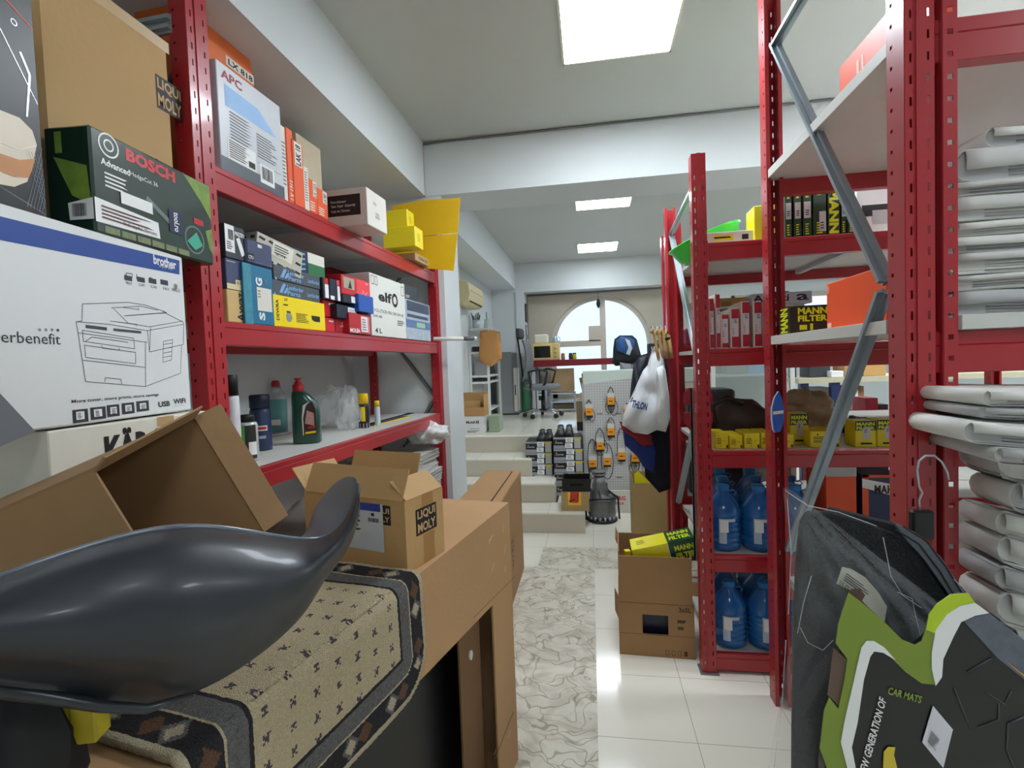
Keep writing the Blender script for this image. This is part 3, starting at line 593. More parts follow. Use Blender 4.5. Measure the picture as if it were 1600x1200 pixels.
can(574, 669, 17, 613, 'spray_can', 'black and yellow lubricant can with yellow cap behind the clear bag', M((30, 30, 32), .35), M((240, 200, 20), .4), .95, .30, [('label', M((240, 206, 20), .4), -95*D2R, -50*D2R, .2, .62, .0006), ('foot_band', M((190, 192, 196), .3, .6), -180*D2R, 180*D2R, .01, .14, .0007)])
can(593, 665, 9, 625, 'lip_spray', 'tiny white bottle with yellow cap on the white shelf', M((206, 214, 222), .35), M((240, 210, 40), .4), .9, .24)
# oil bottle
def loft(g, secs, n=24, mi=0, p=3.5):
    vs = []
    for (cx_, cy_, z, ax, ay) in secs:
        for i in range(n):
            a = 2*math.pi*i/n; ca, sa = math.cos(a), math.sin(a); k = (abs(ca)**p+abs(sa)**p)**(-1/p); vs.append((cx_+ax*ca*k, cy_+ay*sa*k, z))
    m = len(secs); fs = [(i*n+j, i*n+(j+1) % n, (i+1)*n+(j+1) % n, (i+1)*n+j) for i in range(m-1) for j in range(n)]
    fs += [tuple(range(n))[::-1], tuple((m-1)*n+k for k in range(n))]
    return g.add(vs, fs, mi, True)
p = on_shelf(482, 694); kk = (p-EYE).dot(FW)/FOC*104/.227
OB = Matrix.Scale(kk, 4)
def sc(g): g.v = [tuple(c*kk for c in v) for v in g.v]; return g
t = thing('oil_bottle', 'dark green one-litre oil bottle with red pouring cap', 'bottle', p+V((-.03, .045, 0)), .35)
GRN = M((18, 70, 56), .3, coat=.4)
g = loft(G(), [(0, 0, 0, .042, .026), (0, 0, .004, .046, .03), (0, 0, .09, .046, .03), (0, 0, .115, .045, .03), (-.004, 0, .14, .041, .028), (-.014, 0, .165, .03, .024), (-.022, 0, .18, .02, .02)])
sc(g).build('body', GRN, t)
sc(G().lathe([(.017, .178), (.0185, .182), (.0185, .2), (.013, .207), (.011, .212), (.008, .214), (.008, .222), (.013, .223), (.013, .227)], 18, (-.022, 0, 0))).build('cap', M((190, 24, 36), .35), t)
sc(G().prism([(-.004, .03), (.037, .03), (.036, .12), (.026, .145), (.006, .13), (-.004, .09)], -.0312, -.0305)).build('label', M((60, 40, 44), .35, noise_amt=.3, nscale=60), t)
sc(G().prism([(0, .07), (.03, .062), (.03, .105), (.008, .115)], -.0318, -.0313)).build('picture', M((200, 150, 140), .4, noise_amt=.4, nscale=150), t)
sc(G().prism([(.0, .034), (.034, .037), (.034, .044), (.0, .041)], -.0318, -.0313)).build('label_yellow', YEL, t)
sc(G().prism([(.01, .052), (.034, .055), (.034, .062), (.01, .059)], -.0318, -.0313)).build('label_red', REDB, t)
sc(G().prism([(-.008, .03), (-.005, .03), (-.005, .09), (.005, .13), (.02, .147), (-.004, .132), (-.009, .09)], -.0318, -.0313)).build('label_edge', OFFW, t)
# clear jug with teal liquid
p = on_shelf(452, 678); kk = (p-EYE).dot(FW)/FOC*84/.188
t = thing('soap_bottle', 'clear plastic bottle half full of teal liquid behind the green oil bottle', 'bottle', p+V((-.1, .05, 0)), .2)
CLR = M((225, 232, 232), .08, noise_amt=0, trans=.6, alpha=.35)
sc(loft(G(), [(0, 0, 0, .033, .022), (0, 0, .12, .034, .023), (0, 0, .14, .03, .02), (0, 0, .15, .018, .018), (0, 0, .165, .016, .016)])).build('body', CLR, t)
sc(loft(G(), [(0, 0, .004, .031, .020), (0, 0, .12, .032, .021)])).build('liquid', M((60, 160, 158), .2, noise_amt=.05), t)
sc(G().lathe([(.014, .165), (.014, .18), (.01, .188)], 14)).build('cap', REDB, t)
sc(G().prism([(-.02, .03), (.02, .03), (.02, .05), (-.02, .05)], -.0245, -.0235)).build('label', OFFW, t)
# crumpled clear bag
def crumple(name, label, cat, c, size, mat, seed=1, th=0, pw=2.4, amt=.22, n=28, flat=0, group=None, neck=0, kind=None):
    g = G(); rr = random.Random(seed); vs = []; m = n//2
    P = []
    for i in range(m+1):
        ph = math.pi*i/m; row = []
        for j in range(n+1):
            a = 2*math.pi*(j % n)/n; v = V((math.sin(ph)*math.cos(a), math.sin(ph)*math.sin(a), -math.cos(ph)))
            k = 1+amt*noise.noise(v*2.2+V((seed*3.1, 0, 0)))*1.6+amt*.8*abs(noise.noise(v*5+V((0, seed, 0))))-amt*.25*noise.noise(v*11)
            q = V((v.x*size[0], v.y*size[1], v.z*size[2]))*k
            if neck and v.z > .2: q.x *= 1-neck*(v.z-.2); q.y *= 1-neck*(v.z-.2)
            q.z = max(q.z, -size[2]*.8) + size[2]*.8; row.append(q)
        P.append(row)
    g.sheet(P); o = g.build(name, mat, None, c, th); return tag(o, label, cat, group, kind)
CLEAR = M((238, 240, 240), .12, noise_amt=0, alpha=.30, coat=.6, bump=.6, bscale=30)
crumple('plastic_bag', 'crumpled clear plastic bag standing behind the green oil bottle', 'bag', Pz(527, 668, Z2+.001)+V((-.06, .10, 0)), (.12, .10, .13), CLEAR, 5, TH, amt=.2, n=40)
crumple('plastic_bag', 'crumpled clear plastic bag around the near side of the black and yellow can', 'bag', Pz(552, 672, Z2+.001)+V((-.05, .05, 0)), (.07, .06, .13), CLEAR, 9, TH, amt=.28, n=40)
# wiper blade and flat pack
t = thing('wiper_blade', 'black wiper blade in yellow-edged clear pack lying at the far end of the white shelf', 'wiper', LP.at(1.42, Z2+.001, .16), TH-.03)
G().box((0, 0, 0), (.5, .07, .006)).build('pack', M((96, 98, 96), .25), t); G().box((0, -.006, 0), (.5, -.0005, .006)).build('pack_edge', YEL, t)
G().tube([(.02, .04, .012), (.5, .04, .014), (.56, .035, .016), (.64, .03, .012)], [.005, .009, .014, .006], 8, flat=.6).build('blade', BLACK, t)
# ------------------------------------------------------------------ left foreground: stacked cartons beside the rack
BPL = Plane((-1.12, 1.285, 0), math.radians(96))
sB0, _ = BPL.sz(-130, 500)
s1, zt = BPL.sz(285, 402); _, zb_ = BPL.sz(300, 640)
zk = zb_-.004
KPL = Plane((-1.075, .8, 0), math.pi/2)
k0 = KPL.sz(76, 700)[0]; k1 = KPL.sz(326, 660)[0]
carton('carton', 'plain brown carton standing on the floor under the white and yellow cleaner carton', 'box', CARD2, KPL.at(k0-.02, 0), math.pi/2, k1-k0+.0, .5, zk-.34)
carton('cleaner_carton', 'white carton with KÄRCHER lettering and yellow base band under the printer carton', 'box', M((226, 222, 208), .55, noise_amt=.05), KPL.at(k0, zk-.339), math.pi/2, k1-k0, .5, .338, [
    ('lettering', INK, 'F', [('t', .27, .72, .90, .96, 'KÄRCHER', .05)]), ('print_band', YEL, 'F', [('r', .0, .45, 1, .56), ('p', [(.55, .66), (.92, .66), (.86, .60), (.58, .60)])]), ('side_band', YEL, 'L', [('r', 0, .45, 1, .56)]),
    ('tape', TAPE, 'F', [('r', .60, .93, .72, 1)])])
W_ = s1-sB0; H_ = zt-zb_
def bu(px, py): s, z = BPL.sz(px, py); return ((s-sB0)/W_, (z-zb_)/H_)
def bl(*pts, wd=.0022): return ('l', [bu(*p) for p in pts], wd)
def brc(x0, y0, x1, y1): a = bu(x0, y1); b = bu(x1, y0); return (a[0], a[1], b[0], b[1])
Q = 1/3.0
def z2(x, y): return (x*Q, 320+y*Q)
def zl(*pts, wd=.0022): return bl(*[z2(*p) for p in pts], wd=wd)
prn = [zl((385, 465), (600, 457), (680, 470), (770, 500), (780, 507), (590, 520)), zl((385, 465), (383, 545), (355, 548), (365, 600), (400, 828), (440, 832), (680, 852), (845, 790), (850, 660)),
    zl((355, 548), (510, 560), (690, 590), (860, 560), (858, 550), (760, 500)), zl((530, 485), (600, 555), (700, 572), (855, 545)), zl((520, 483), (660, 475), (740, 495)), zl((570, 480), (650, 492), (645, 480)), zl((580, 520), (780, 505)),
    zl((690, 590), (700, 690), (705, 575)), zl((700, 690), (858, 655), (860, 560)), zl((365, 600), (690, 645)), zl((385, 588), (390, 640), (630, 675), (625, 625), (385, 588)), zl((395, 658), (400, 715), (635, 745), (635, 692), (395, 658)),
    zl((475, 660), (480, 672), (560, 682), (555, 670)), zl((385, 728), (680, 762)), zl((680, 645), (682, 850)), zl((490, 830), (492, 810), (565, 818), (570, 840)), zl((765, 640), (808, 632), (802, 728), (762, 738), (765, 640)), zl((765, 655), (806, 648)), zl((765, 675), (805, 668)), zl((765, 695), (804, 688)), zl((765, 715), (803, 708)),
    zl((400, 640), (430, 620), (600, 645)), zl((515, 545), (640, 560), (640, 570)), zl((400, 570), (500, 582), wd=.012), zl((530, 585), (660, 598), wd=.010)]
def icon(x0, y0, x1, y1): return ('r',)+brc(*z2(x0, y0), *z2(x1, y1))
ink = [('t',)+brc(*z2(-125, 606), *z2(280, 640))+('tonerbenefit', .0), ('t',)+brc(*z2(335, 882), *z2(742, 935))+('More toner, more prints, more savings', .015),
    ('t',)+brc(*z2(742, 918), *z2(795, 950))+('USB', .04), ('t',)+brc(*z2(812, 905), *z2(868, 935))+('WiFi', .04), ('t',)+brc(*z2(812, 938), *z2(862, 946))+('CERTIFIED', 0)]
ink += [('o',)+bu(*z2(270, 588))+(.0048,)]
for x in (583, 643, 697, 752): ink += [('r',)+brc(*z2(x, 336+(x-583)*.12), *z2(x+34, 352+(x-583)*.12))]
ink += [bl(z2(590, 320), z2(618, 323), wd=.003), bl(z2(590, 320), z2(590, 340), wd=.003), bl(z2(618, 323), z2(618, 345), wd=.003), bl(z2(700, 340), z2(730, 355), wd=.003), bl(z2(640, 325), z2(640, 350), wd=.003)]
for i, t_ in enumerate(('PRINT', 'COPY', 'SCAN', 'FAX', 'WIRELESS')): x = (590, 650, 705, 765, 805)[i]; ink += [('t',)+brc(*z2(x, 364+(x-590)*.15), *z2(x+(28 if i < 4 else 38), 371+(x-590)*.15))+(t_, 0)]
for r0 in (.011, .007, .003): ink += [('ring',)+bu(*z2(822, 382))+(r0, r0-.0018)]
for x in (342, 425, 502, 572, 640):
    y = 955-(x-342)*.13; ink += [('r',)+brc(*z2(x, y), *z2(x+(68 if x < 500 else 55), y+70-(x-342)*.05))]
wi = []
for x in (342, 425, 502, 572, 640):
    y = 955-(x-342)*.13; wi += [('r',)+brc(*z2(x+14, y+12), *z2(x+(50 if x < 500 else 42), y+54-(x-342)*.04))]
ink2 = [('lines',)+brc(*z2(x+20, 955-(x-342)*.13+18), *z2(x+40, 955-(x-342)*.13+48))+(4,) for x in (342, 425, 502, 572, 640)]
carton('printer_carton', 'big white printer carton with blue brother band and line drawing of a printer', 'box', M((226, 227, 226), .5, noise_amt=.025, nscale=5), BPL.at(sB0, zb_), BPL.th, W_, .42, H_, [
    ('brand_band', M((32, 70, 150), .45, noise_amt=.04), 'F', [('p', [bu(-300, 255), bu(-300, 306), bu(0, 375), bu(280, 429), bu(280, 407), bu(0, 338)])]),
    ('lettering_white', WHITE, 'F', [('t',)+bu(*z2(718, 277))+bu(*z2(822, 262))+('brother', .03), ('t',)+bu(*z2(745, 294))+bu(*z2(805, 293))+('at your side', 0)], .0014),
    ('printer_drawing', M((70, 72, 78), .6, noise_amt=0), 'F', prn), ('lettering', M((52, 54, 60), .6, noise_amt=0), 'F', ink), ('icons', WHITE, 'F', wi, .0014), ('icon_marks', INK, 'F', ink2, .002),
    ('dots', M((140, 142, 146), .6), 'F', [('o',)+bu(*z2(x, 586))+(.0048,) for x in (185, 214, 243)]),
    ('corner_print', M((112, 114, 120), .6, noise_amt=0), 'F', [('p', [bu(-40, 600), bu(0, 615), bu(*z2(165, 1062)), bu(-40, 715)])])], bevel=.004)
zt2 = zt+.001
# coffee machine carton
def cu(px, py): s, z = CPL.sz(px, py); return ((s-c0)/(c1_-c0), (z-zt2)/.52)
CPL = Plane((-1.10, .86, 0), BPL.th)
c0 = CPL.sz(-120, 200)[0]; c1_ = CPL.sz(62, 170)[0]
carton('coffee_machine_carton', 'black glossy coffee machine carton with a photo of a latte at the photo left edge', 'box', M((13, 13, 16), .4, noise_amt=.1), CPL.at(c0, zt2), CPL.th, c1_-c0, .3, .52, [
    ('picture_glass', M((222, 208, 186), .4, noise_amt=.08), 'F', [('p', [cu(*q) for q in ((-40, 165), (0, 172), (30, 184), (50, 204), (57, 226), (50, 262), (42, 284), (22, 292), (0, 288), (-40, 280))])]),
    ('picture_coffee', M((196, 132, 74), .4, noise_amt=.15), 'F', [('p', [cu(*q) for q in ((-40, 232), (0, 240), (30, 250), (54, 248), (49, 266), (44, 278), (20, 276), (0, 268), (-40, 258))])], .0014), ('foam_line', M((236, 230, 220), .5), 'F', [('l', [cu(*q) for q in ((-30, 214), (0, 222), (30, 234), (56, 228))], .012)], .0014), ('picture_steel', M((150, 156, 160), .25, .6), 'F', [('l', [(.2, .98), (.98, .45)], .006), ('l', [(.84, .62), (.92, .55), (.86, .38)], .02), ('l', [(.2, .12), (.98, .02)], .006), ('ring', .8, .72, .03, .024)]),
    ('print_line', ORANGE, 'F', [('l', [(.1, .92), (.98, .74)], .012)]), ('grille', M((110, 114, 118), .3, .5), 'F', [('l', [(.80+.03*i, .03), (.99, .28-.04*i)], .006) for i in range(6)]+[('l', [(.82+.03*i, .25), (.99, .03+.03*i)], .006) for i in range(5)])])
# hedge trimmer carton
BG = M((26, 50, 38), .3, noise_amt=.25, nscale=9, coat=.45)
cb = Pz(150, 362, zt2)
xth = math.radians(4)
bx = xcarton((150, 362), zt2, (76, 345), (330, 330), 192, 'hedge_trimmer_carton', 'worn dark green garden tool carton with taped label, lying on the printer carton', 'box', BG, [
    ('leaf_print', M((120, 150, 60), .4, noise_amt=.5, nscale=30), 'R', [('p', [(.72, .98), (.99, .98), (.99, .55), (.9, .72)]), ('p', [(.92, .4), (.99, .45), (.99, .12), (.95, .2)])]), ('leaf_print', M((120, 150, 60), .4, noise_amt=.5, nscale=30), 'F', [('p', [(.2, .72), (.9, .62), (.95, .25), (.55, .35)]), ('p', [(.25, .95), (.4, .95), (.4, .75), (.25, .75)])]),
    ('lettering_red', M((205, 34, 44), .4), 'R', [('t', .24, .82, .64, .95, 'BOSCH', .05)]),
    ('lettering', WHITE, 'R', [('ring', .12, .88, .07, .060), ('ring', .12, .88, .035, .026), ('t', .06, .67, .26, .735, 'Advanced', .03), ('t', .265, .67, .48, .73, 'HedgeCut 36', .0), ('lines', .08, .46, .24, .62, 4)]),
    ('label', WHITE, 'R', [('r', .18, .36, .42, .48), ('p', [(-.0, .10), (.47, .12), (.46, .29), (.0, .33)])], .002), ('label', WHITE, 'F', [('p', [(.48, .12), (.998, .12), (.998, .32), (.46, .28)])], .002),
    ('barcode', INK, 'F', [('bar', .55, .15, .85, .27)], .003), ('lettering_dark', M((90, 50, 50), .5), 'R', [('lines', .04, .14, .42, .28, 4), ('t', .18, .13, .44, .18, '0.6 cylindimes', 0)], .003),
    ('tool_picture', M((110, 124, 122), .35, noise_amt=.3, nscale=80), 'R', [('l', [(.38, .52), (.62, .30)], .03), ('ring', .80, .24, .10, .088)]), ('tool_picture_green', M((60, 170, 140), .35), 'R', [('p', [(.72, .2), (.82, .34), (.88, .2), (.8, .12)])], .001),
    ('sticker', M((26, 34, 74), .4), 'R', [('r', .56, .24, .68, .50)], .0015), ('sticker_text', WHITE, 'R', [('t', .60, .26, .65, .48, 'tool.ro', .02, -1)], .0025), ('red_tag', REDB, 'R', [('r', .80, .44, .90, .51)], .0012),
    ('thumbnails', M((120, 130, 90), .5, noise_amt=.5, nscale=60), 'R', [('r', .06+.115*i, .0+.02, .16+.115*i, .085) for i in range(6)])], th=xth, bevel=.005)
# big beige carton with LIQUI MOLY
LPL = Plane((-1.23, .9, 0), math.pi/2)
l0 = LPL.sz(66, 180)[0]; l1 = LPL.sz(298, 240)[0]; l1 = min(l1, .50); lz = LPL.sz(284, 84)[1]
def lm(x0, y0, x1, y1, hh=None):
    a, b = LPL.sz(x0, y1-9), LPL.sz(x1, y0+14); return ((a[0]-l0)/(l1-l0), (a[1]-zt2)/(lz-zt2), (b[0]-l0)/(l1-l0), (b[1]-zt2)/(lz-zt2))
q = lm(245, 130, 283, 172)
LMB = ('r', q[0], q[1]-.012, q[2], q[3]+.008)
mu_ = (q[1]+q[3])/2
carton('carton', 'large tan carton with small black LIQUI MOLY stamp behind the green tool carton', 'box', M((188, 152, 102), .75, noise_amt=.05, nscale=5, bump=.1), LPL.at(l0, zt2), math.pi/2, l1-l0, .4, lz-zt2, [
    ('stamp', INK, 'F', [LMB]), ('lettering', M((196, 160, 110), .7), 'F', [('t', q[0]+.012, mu_+.006, q[2]-.012, q[3]-.002, 'LIQUI', .03), ('t', q[0]+.012, q[1]-.002, q[2]-.012, mu_-.006, 'MOLY', .03)], .0014),
    ('tape', TAPE, 'F', [('r', .0, .95, 1, .999)])], bevel=.012, )
# ------------------------------------------------------------------ open carton lying on its side (brown)
A = Py(146, 736, .68); Bp = Py(302, 652, .90); Cp = Py(412, 832, .92); A2 = Py(-230, 900, .60)
e1 = (Cp-Bp); L1 = e1.length; e1.normalize(); e2 = (Bp-A); L2 = e2.length; e2.normalize(); n = A2-A; DP = n.length; n.normalize()
t = thing('open_carton', 'brown open carton tipped on its side beneath the printer carton', 'box', A)
g = G(); Ov = V((0, 0, 0))
def slab(g, o, a, b, th):
    o, a, b = V(o), V(a), V(b); nn = a.cross(b).normalized()*th
    vs = [o, o+a, o+a+b, o+b, o+nn, o+a+nn, o+a+b+nn, o+b+nn]
    g.add(vs, [(0, 3, 2, 1), (4, 5, 6, 7), (0, 1, 5, 4), (1, 2, 6, 5), (2, 3, 7, 6), (3, 0, 4, 7)]); return g
slab(g, Ov, e1*L1, n*DP, .005); slab(g, e2*L2, e1*L1, n*DP, .005); slab(g, Ov, e2*L2, n*DP, .005); slab(g, e1*L1, e2*L2, n*DP, .005); slab(g, n*DP, e1*L1, e2*L2, .005)
g.build('body', CARD2, t, fixn=True)
g = G(); slab(g, V((0, 0, 0)), e2*L2, (-n*.5-e1*.25-e2*.1)*.06, .004); slab(g, e2*L2, e1*L1, (-n*.6+e2*.8)*.05, .004); g.build('flap', CARD2, t, fixn=True)
# ------------------------------------------------------------------ long brown carton with a cut-out side
Fc = V((-.319, 1.865, 0)); dd = V((.184, .983, 0)).normalized(); thc = math.atan2(dd.y, dd.x); HC = 1.0; LC = 1.62; WC = .46
t = thing('long_carton', 'long waist-high brown carton with a large opening cut in its side', 'box', Fc-dd*LC, thc)
CP = Plane(Fc-dd*LC, thc)
a_ = CP.sz(770, 945); b_ = CP.sz(612, 1086)
so, zo = a_; zo2 = b_[1]; s_n = .35
t_ = .006
G().box((s_n+.02, .12, .012), (so-.02, WC-.03, HC-.2)).build('contents_or_dark_fill', BLACK, t, bevel=.01)  # black block added so the carton's inside looks deep in shade
g = G()
g.box((t_, t_, 0), (LC-t_, WC-t_, .006))
g.box((0, 0, HC-t_), (LC, WC, HC)); g.box((0, WC-t_, 0), (LC, WC, HC-t_)); g.box((0, 0, 0), (t_, WC, HC-t_)); g.box((LC-t_, 0, 0), (LC, WC, HC-t_))
g.prism([(s_n, HC-t_), (so, HC-t_), (so, zo), (s_n, zo2-(b_[1]-zo)*0)], 0, t_)
g.box((t_, 0, 0), (s_n, t_, HC-t_)); g.box((so, 0, 0), (LC-t_, t_, HC-t_)); g.box((s_n, 0, 0), (so, t_, .10))
g.build('body', M((181, 142, 99), .75, noise_amt=.06, nscale=5, bump=.1), t, fixn=True)
g = G(); g.box((so-.17, .05, .1), (so-.01, .056, .80)); g.build('inner_flap', M((120, 88, 56), .85), t)
h_ = CP.sz(756, 1027)
g = G(); g.prism([(h_[0]+.011*math.cos(i*math.pi/6), h_[1]+.016*math.sin(i*math.pi/6)) for i in range(12)], .044, .0495); g.build('hand_hole_light', OFFW, t)  # off-white oval painted as light showing through the hand hole
g = G(); f0 = CP.sz(802, 1112); f1 = CP.sz(772, 1188)
U = V((LC, 0, 0)); W2 = V((0, 0, HC))
fr = lambda s: (s[0]/LC, s[1]/HC)
marks(g, (0, 0, 0), U, W2, [('l', [fr(f0), fr(f1)], .0035), ('l', [fr(CP.sz(805, 900)), fr(CP.sz(740, 965))], .0012)], .0008); g.build('fold_line', M((92, 66, 42), .8), t)
g = G(); marks(g, (0, 0, 0), U, W2, [('l', [fr(CP.sz(*a)), fr(CP.sz(*b))], .0016) for a, b in (((787, 820), (785, 832)), ((768, 838), (764, 850)), ((790, 850), (788, 865)), ((772, 880), (768, 893)), ((770, 836), (763, 846)), ((790, 884), (788, 895)), ((798, 1140), (794, 1152)), ((775, 1170), (772, 1180)))], .0008); g.build('scuff', M((222, 200, 165), .6), t)
# second carton behind
t = thing('flat_carton', 'tall flat brown carton behind the long carton, reaching the tiled steps', 'box', (-.53, 2.55, 0), math.pi/2)
CM2 = M((178, 138, 94), .75, noise_amt=.06, nscale=5, bump=.1)
g = G().box((0, 0, 0), (1.12, .26, .73)); g.box((0, 0, .7305), (1.12, .055, .736)).box((0, .064, .7305), (1.12, .26, .736)); g.build('body', CM2, t, bevel=.004)
g = G().box((0.02, .055, .7302), (1.1, .064, .732)); g.build('flap_gap', M((48, 32, 20), .9), t)
g = G(); U2, W3 = V((1.12, 0, 0)), V((0, 0, .73)); marks(g, (0, 0, 0), U2, W3, [('t', .52, .28, .60, .56, '>>> KUL', .01, 1), ('r', .93, .72, .94, .93)], .0008); g.build('lettering', M((96, 72, 46), .7), t)
# ------------------------------------------------------------------ open LIQUI MOLY carton on top of the long carton
c = Pz(637, 896, HC+.001); thl = .03
pl = Plane(c, thl); pr = Plane(c, thl+math.radians(80))
wl = -pl.sz(480, 840)[0]; hl_ = .19; dl = Pz(695, 861, HC) ; dlen = (dl-c).length; th2 = math.atan2((dl-c).y, (dl-c).x)
thl = th2-math.pi/2
pl = Plane(c, thl); wl = -pl.sz(479, 840)[0]; hl_ = pl.sz(628, 784)[1]-HC-.001; dlen += .0
t = thing('open_carton', 'open tan LIQUI MOLY carton with raised flaps on the long carton', 'box', pl.at(-wl, 0), thl)
LMC = M((190, 152, 100), .7, noise_amt=.07, nscale=7, bump=.12)
k = .004
g = G().box((0, 0, 0), (wl, k, hl_)).box((0, dlen-k, 0), (wl, dlen, hl_)).box((0, k, 0), (k, dlen-k, hl_)).box((wl-k, k, 0), (wl, dlen-k, hl_)).box((k, k, 0), (wl-k, dlen-k, k))
g.build('body', LMC, t)
g = G(); slab(g, (0.006, 0, hl_), (wl-.012, 0, 0), (0.0, .035, .075), .003); g.build('flap', LMC, t, fixn=True)
g = G(); slab(g, (0.01, dlen, hl_), (wl-.1, 0, 0), (0.0, .03, .085), .003); g.build('flap', LMC, t, fixn=True)
g = G(); slab(g, (wl, 0.004, hl_), (0, dlen-.008, 0), (-.05, .0, .045), .003); g.build('flap', LMC, t, fixn=True)
g = G(); slab(g, (0, 0.004, hl_), (0, dlen-.008, 0), (-.05, .0, .06), .003); g.build('flap', LMC, t, fixn=True)
fr_ = ((0, 0, 0), (wl, 0, 0), (0, 0, hl_)); rr_ = ((wl, 0, 0), (0, dlen, 0), (0, 0, hl_))
g = G(); marks(g, *rr_, [('r', .25, .44, .80, .82), ]); marks(g, *fr_, [('r', .76, .64, .87, .92)]); g.build('stamp', INK, t)
g = G(); marks(g, *rr_, [('t', .29, .65, .76, .79, 'LIQUI', .03), ('t', .29, .47, .76, .61, 'MOLY', .03)], .0012); marks(g, *fr_, [('t', .79, .80, .86, .88, 'UI', .03), ('t', .79, .68, .86, .76, 'LY', .03)], .0012); g.build('lettering', M((200, 165, 115), .7), t)
g = G(); marks(g, *rr_, [('r', .42, .0, .72, .42), ('r', .42, .82, .72, 1)], .0004); g.build('tape', M((168, 126, 74), .35), t)
g = G(); marks(g, *fr_, [('r', .46, .24, .80, .93)], .0014); g.build('pouch', M((200, 202, 206), .15, coat=.5), t)
g = G(); marks(g, *fr_, [('r', .50, .82, .78, .93)], .002); g.build('pouch_band', M((44, 66, 150), .4), t)
g = G(); marks(g, *fr_, [('bar', .66, .66, .76, .72), ('r', .69, .75, .72, .79), ('lines', .49, .5, .6, .75, 4)], .002); g.build('barcode', INK, t)
# red paper edge under it
tag(G().box((0, 0, 0), (.09, .05, .004)).build('red_paper', M((200, 60, 90), .6), None, Pz(505, 912, HC+.001), .3), 'small pinkish red slip of paper under the plastic shell on the long carton', 'paper')
# ------------------------------------------------------------------ rug draped over the long carton
def rugmats():
    out = []
    for rgb, na in (((214, 196, 158), .25), ((34, 32, 36), .5), ((112, 110, 108), .8), ((112, 76, 52), .4), ((86, 74, 84), .4), ((205, 190, 158), .25)):
        out.append(M(rgb, .95, noise_amt=na, nscale=170, bump=1.0, bscale=420))
    return out
RL, RWd = .63, .62       # along the carton, across
NI, NJ = 150, 150
wt = .34
def rug_pt(s, b):
    """s along carton from far (0) to near, b from inner edge to hanging edge"""
    u = LC-.685-s
    zz = HC+.011+.003*noise.noise(V((s*9, b*9, 0)))
    if b < wt: x = (wt-b); p = (u, x, zz)
    else:
        r = .022; q = b-wt; al = min(q/r, math.pi/2); dn = max(0, q-r*math.pi/2)
        p = (u+.015*math.sin(dn*12+s*5)*0, -r*math.sin(al)+.012-.03*dn*math.sin(s*9+1), zz-r+r*math.cos(al)-dn)
    return V(p)
def rug_mat(i, j):
    s, b = (i+.5)/NI*RL, (j+.5)/NJ*RWd
    # rounded rectangle distance
    rc = .10; dx = min(s, RL-s); dy = min(b, RWd-b)
    if dx < rc and dy < rc: d = rc-math.hypot(rc-dx, rc-dy)
    else: d = min(dx, dy)
    if d < .012: return 5
    if d < .062:
        q = s+b if dx > dy else s-b
        k = int((b if dx < dy else s)/.045) % 3
        m_ = ((b if dx < dy else s) % .045)/.045; e = abs(d-.037)/.025
        if k == 0 and abs(m_-.5)+e*.5 < .55: return 5 if abs(m_-.5)+e*.5 < .35 else 2
        if k == 2 and abs(m_-.5)+e*.6 < .5: return 3
        return 1
    if d < .066: return 0
    if d < .105: return 2
    if d < .112: return 1
    # medallion dots on field
    gs, gb = .058, .044
    row = int(s/gs); fs_ = (s/gs) % 1; fb = ((b/gb)+(row % 2)*.5) % 1
    if abs(fs_-.5)*gs < .008 and abs(fb-.5)*gb < .008 and abs(abs(fs_-.5)*gs*1.3-abs(fb-.5)*gb) < .0038: return 4
    return 0
def rug_ok(i, j):
    s, b = (i+.5)/NI*RL, (j+.5)/NJ*RWd; rc = .10; dx = min(s, RL-s); dy = min(b, RWd-b)
    return not (dx < rc and dy < rc and math.hypot(rc-dx, rc-dy) > rc)
P = [[rug_pt(RL*i/NI, RWd*j/NJ) for j in range(NJ+1)] for i in range(NI+1)]
g = G(); g.v = [tuple(p) for row in P for p in row]
for i in range(NI):
    for j in range(NJ):
        if rug_ok(i, j): g.f.append((i*(NJ+1)+j, (i+1)*(NJ+1)+j, (i+1)*(NJ+1)+j+1, i*(NJ+1)+j+1)); g.mi.append(rug_mat(i, j)); g.sm.append(True)
ro = g.build('rug', rugmats(), None, Fc-dd*LC, thc, solid=.010)
tx = bpy.data.textures.new('pile', 'CLOUDS'); tx.noise_scale = .004
md = ro.modifiers.new('pile', 'DISPLACE'); md.texture = tx; md.strength = .004; md.mid_level = .5
tag(ro, 'beige patterned rug with dark rounded border draped over the long carton', 'rug')
# ------------------------------------------------------------------ dark plastic shell
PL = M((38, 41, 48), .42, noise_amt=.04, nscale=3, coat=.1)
cols = [  # px, top y, bottom y, depth
    (-140, 950, 1035, .40), (-40, 918, 1068, .43), (60, 880, 1078, .47), (140, 854, 1096, .51), (210, 834, 1104, .54), (275, 823, 1094, .57), (335, 824, 1070, .61), (395, 833, 1032, .65), (440, 842, 996, .69), (480, 846, 955, .73), (505, 843, 905, .755), (524, 831, 884, .775), (540, 813, 862, .79), (551, 792, 838, .80), (557, 770, 815, .81), (561, 752, 792, .815)]
NR = 12; P = []
sh = thing('plastic_shell', 'large dark grey moulded plastic shell with upturned tip lying over rug and cartons', 'plastic shell', Py(275, 1000, .57))
so_ = V(sh.location)
for r_ in range(NR+1):
    f = r_/NR; row = []
    for (x, yt, yb, dp) in cols:
        bul = math.sin(f*math.pi)**.8
        y = yt+(yb-yt)*f; xx = x - 0*f
        dep = dp*(1.0 - .10*bul) + (.02 if f == 0 else 0) - .01*f
        if x < 250 and f > .78: dep += .02*math.sin((f-.78)/.22*math.pi)   # fold near the lower left
        row.append(Py(xx, y, dep)-so_)
    P.append(row)
G().sheet(P).build('shell', PL, sh, solid=.006, subd=2)
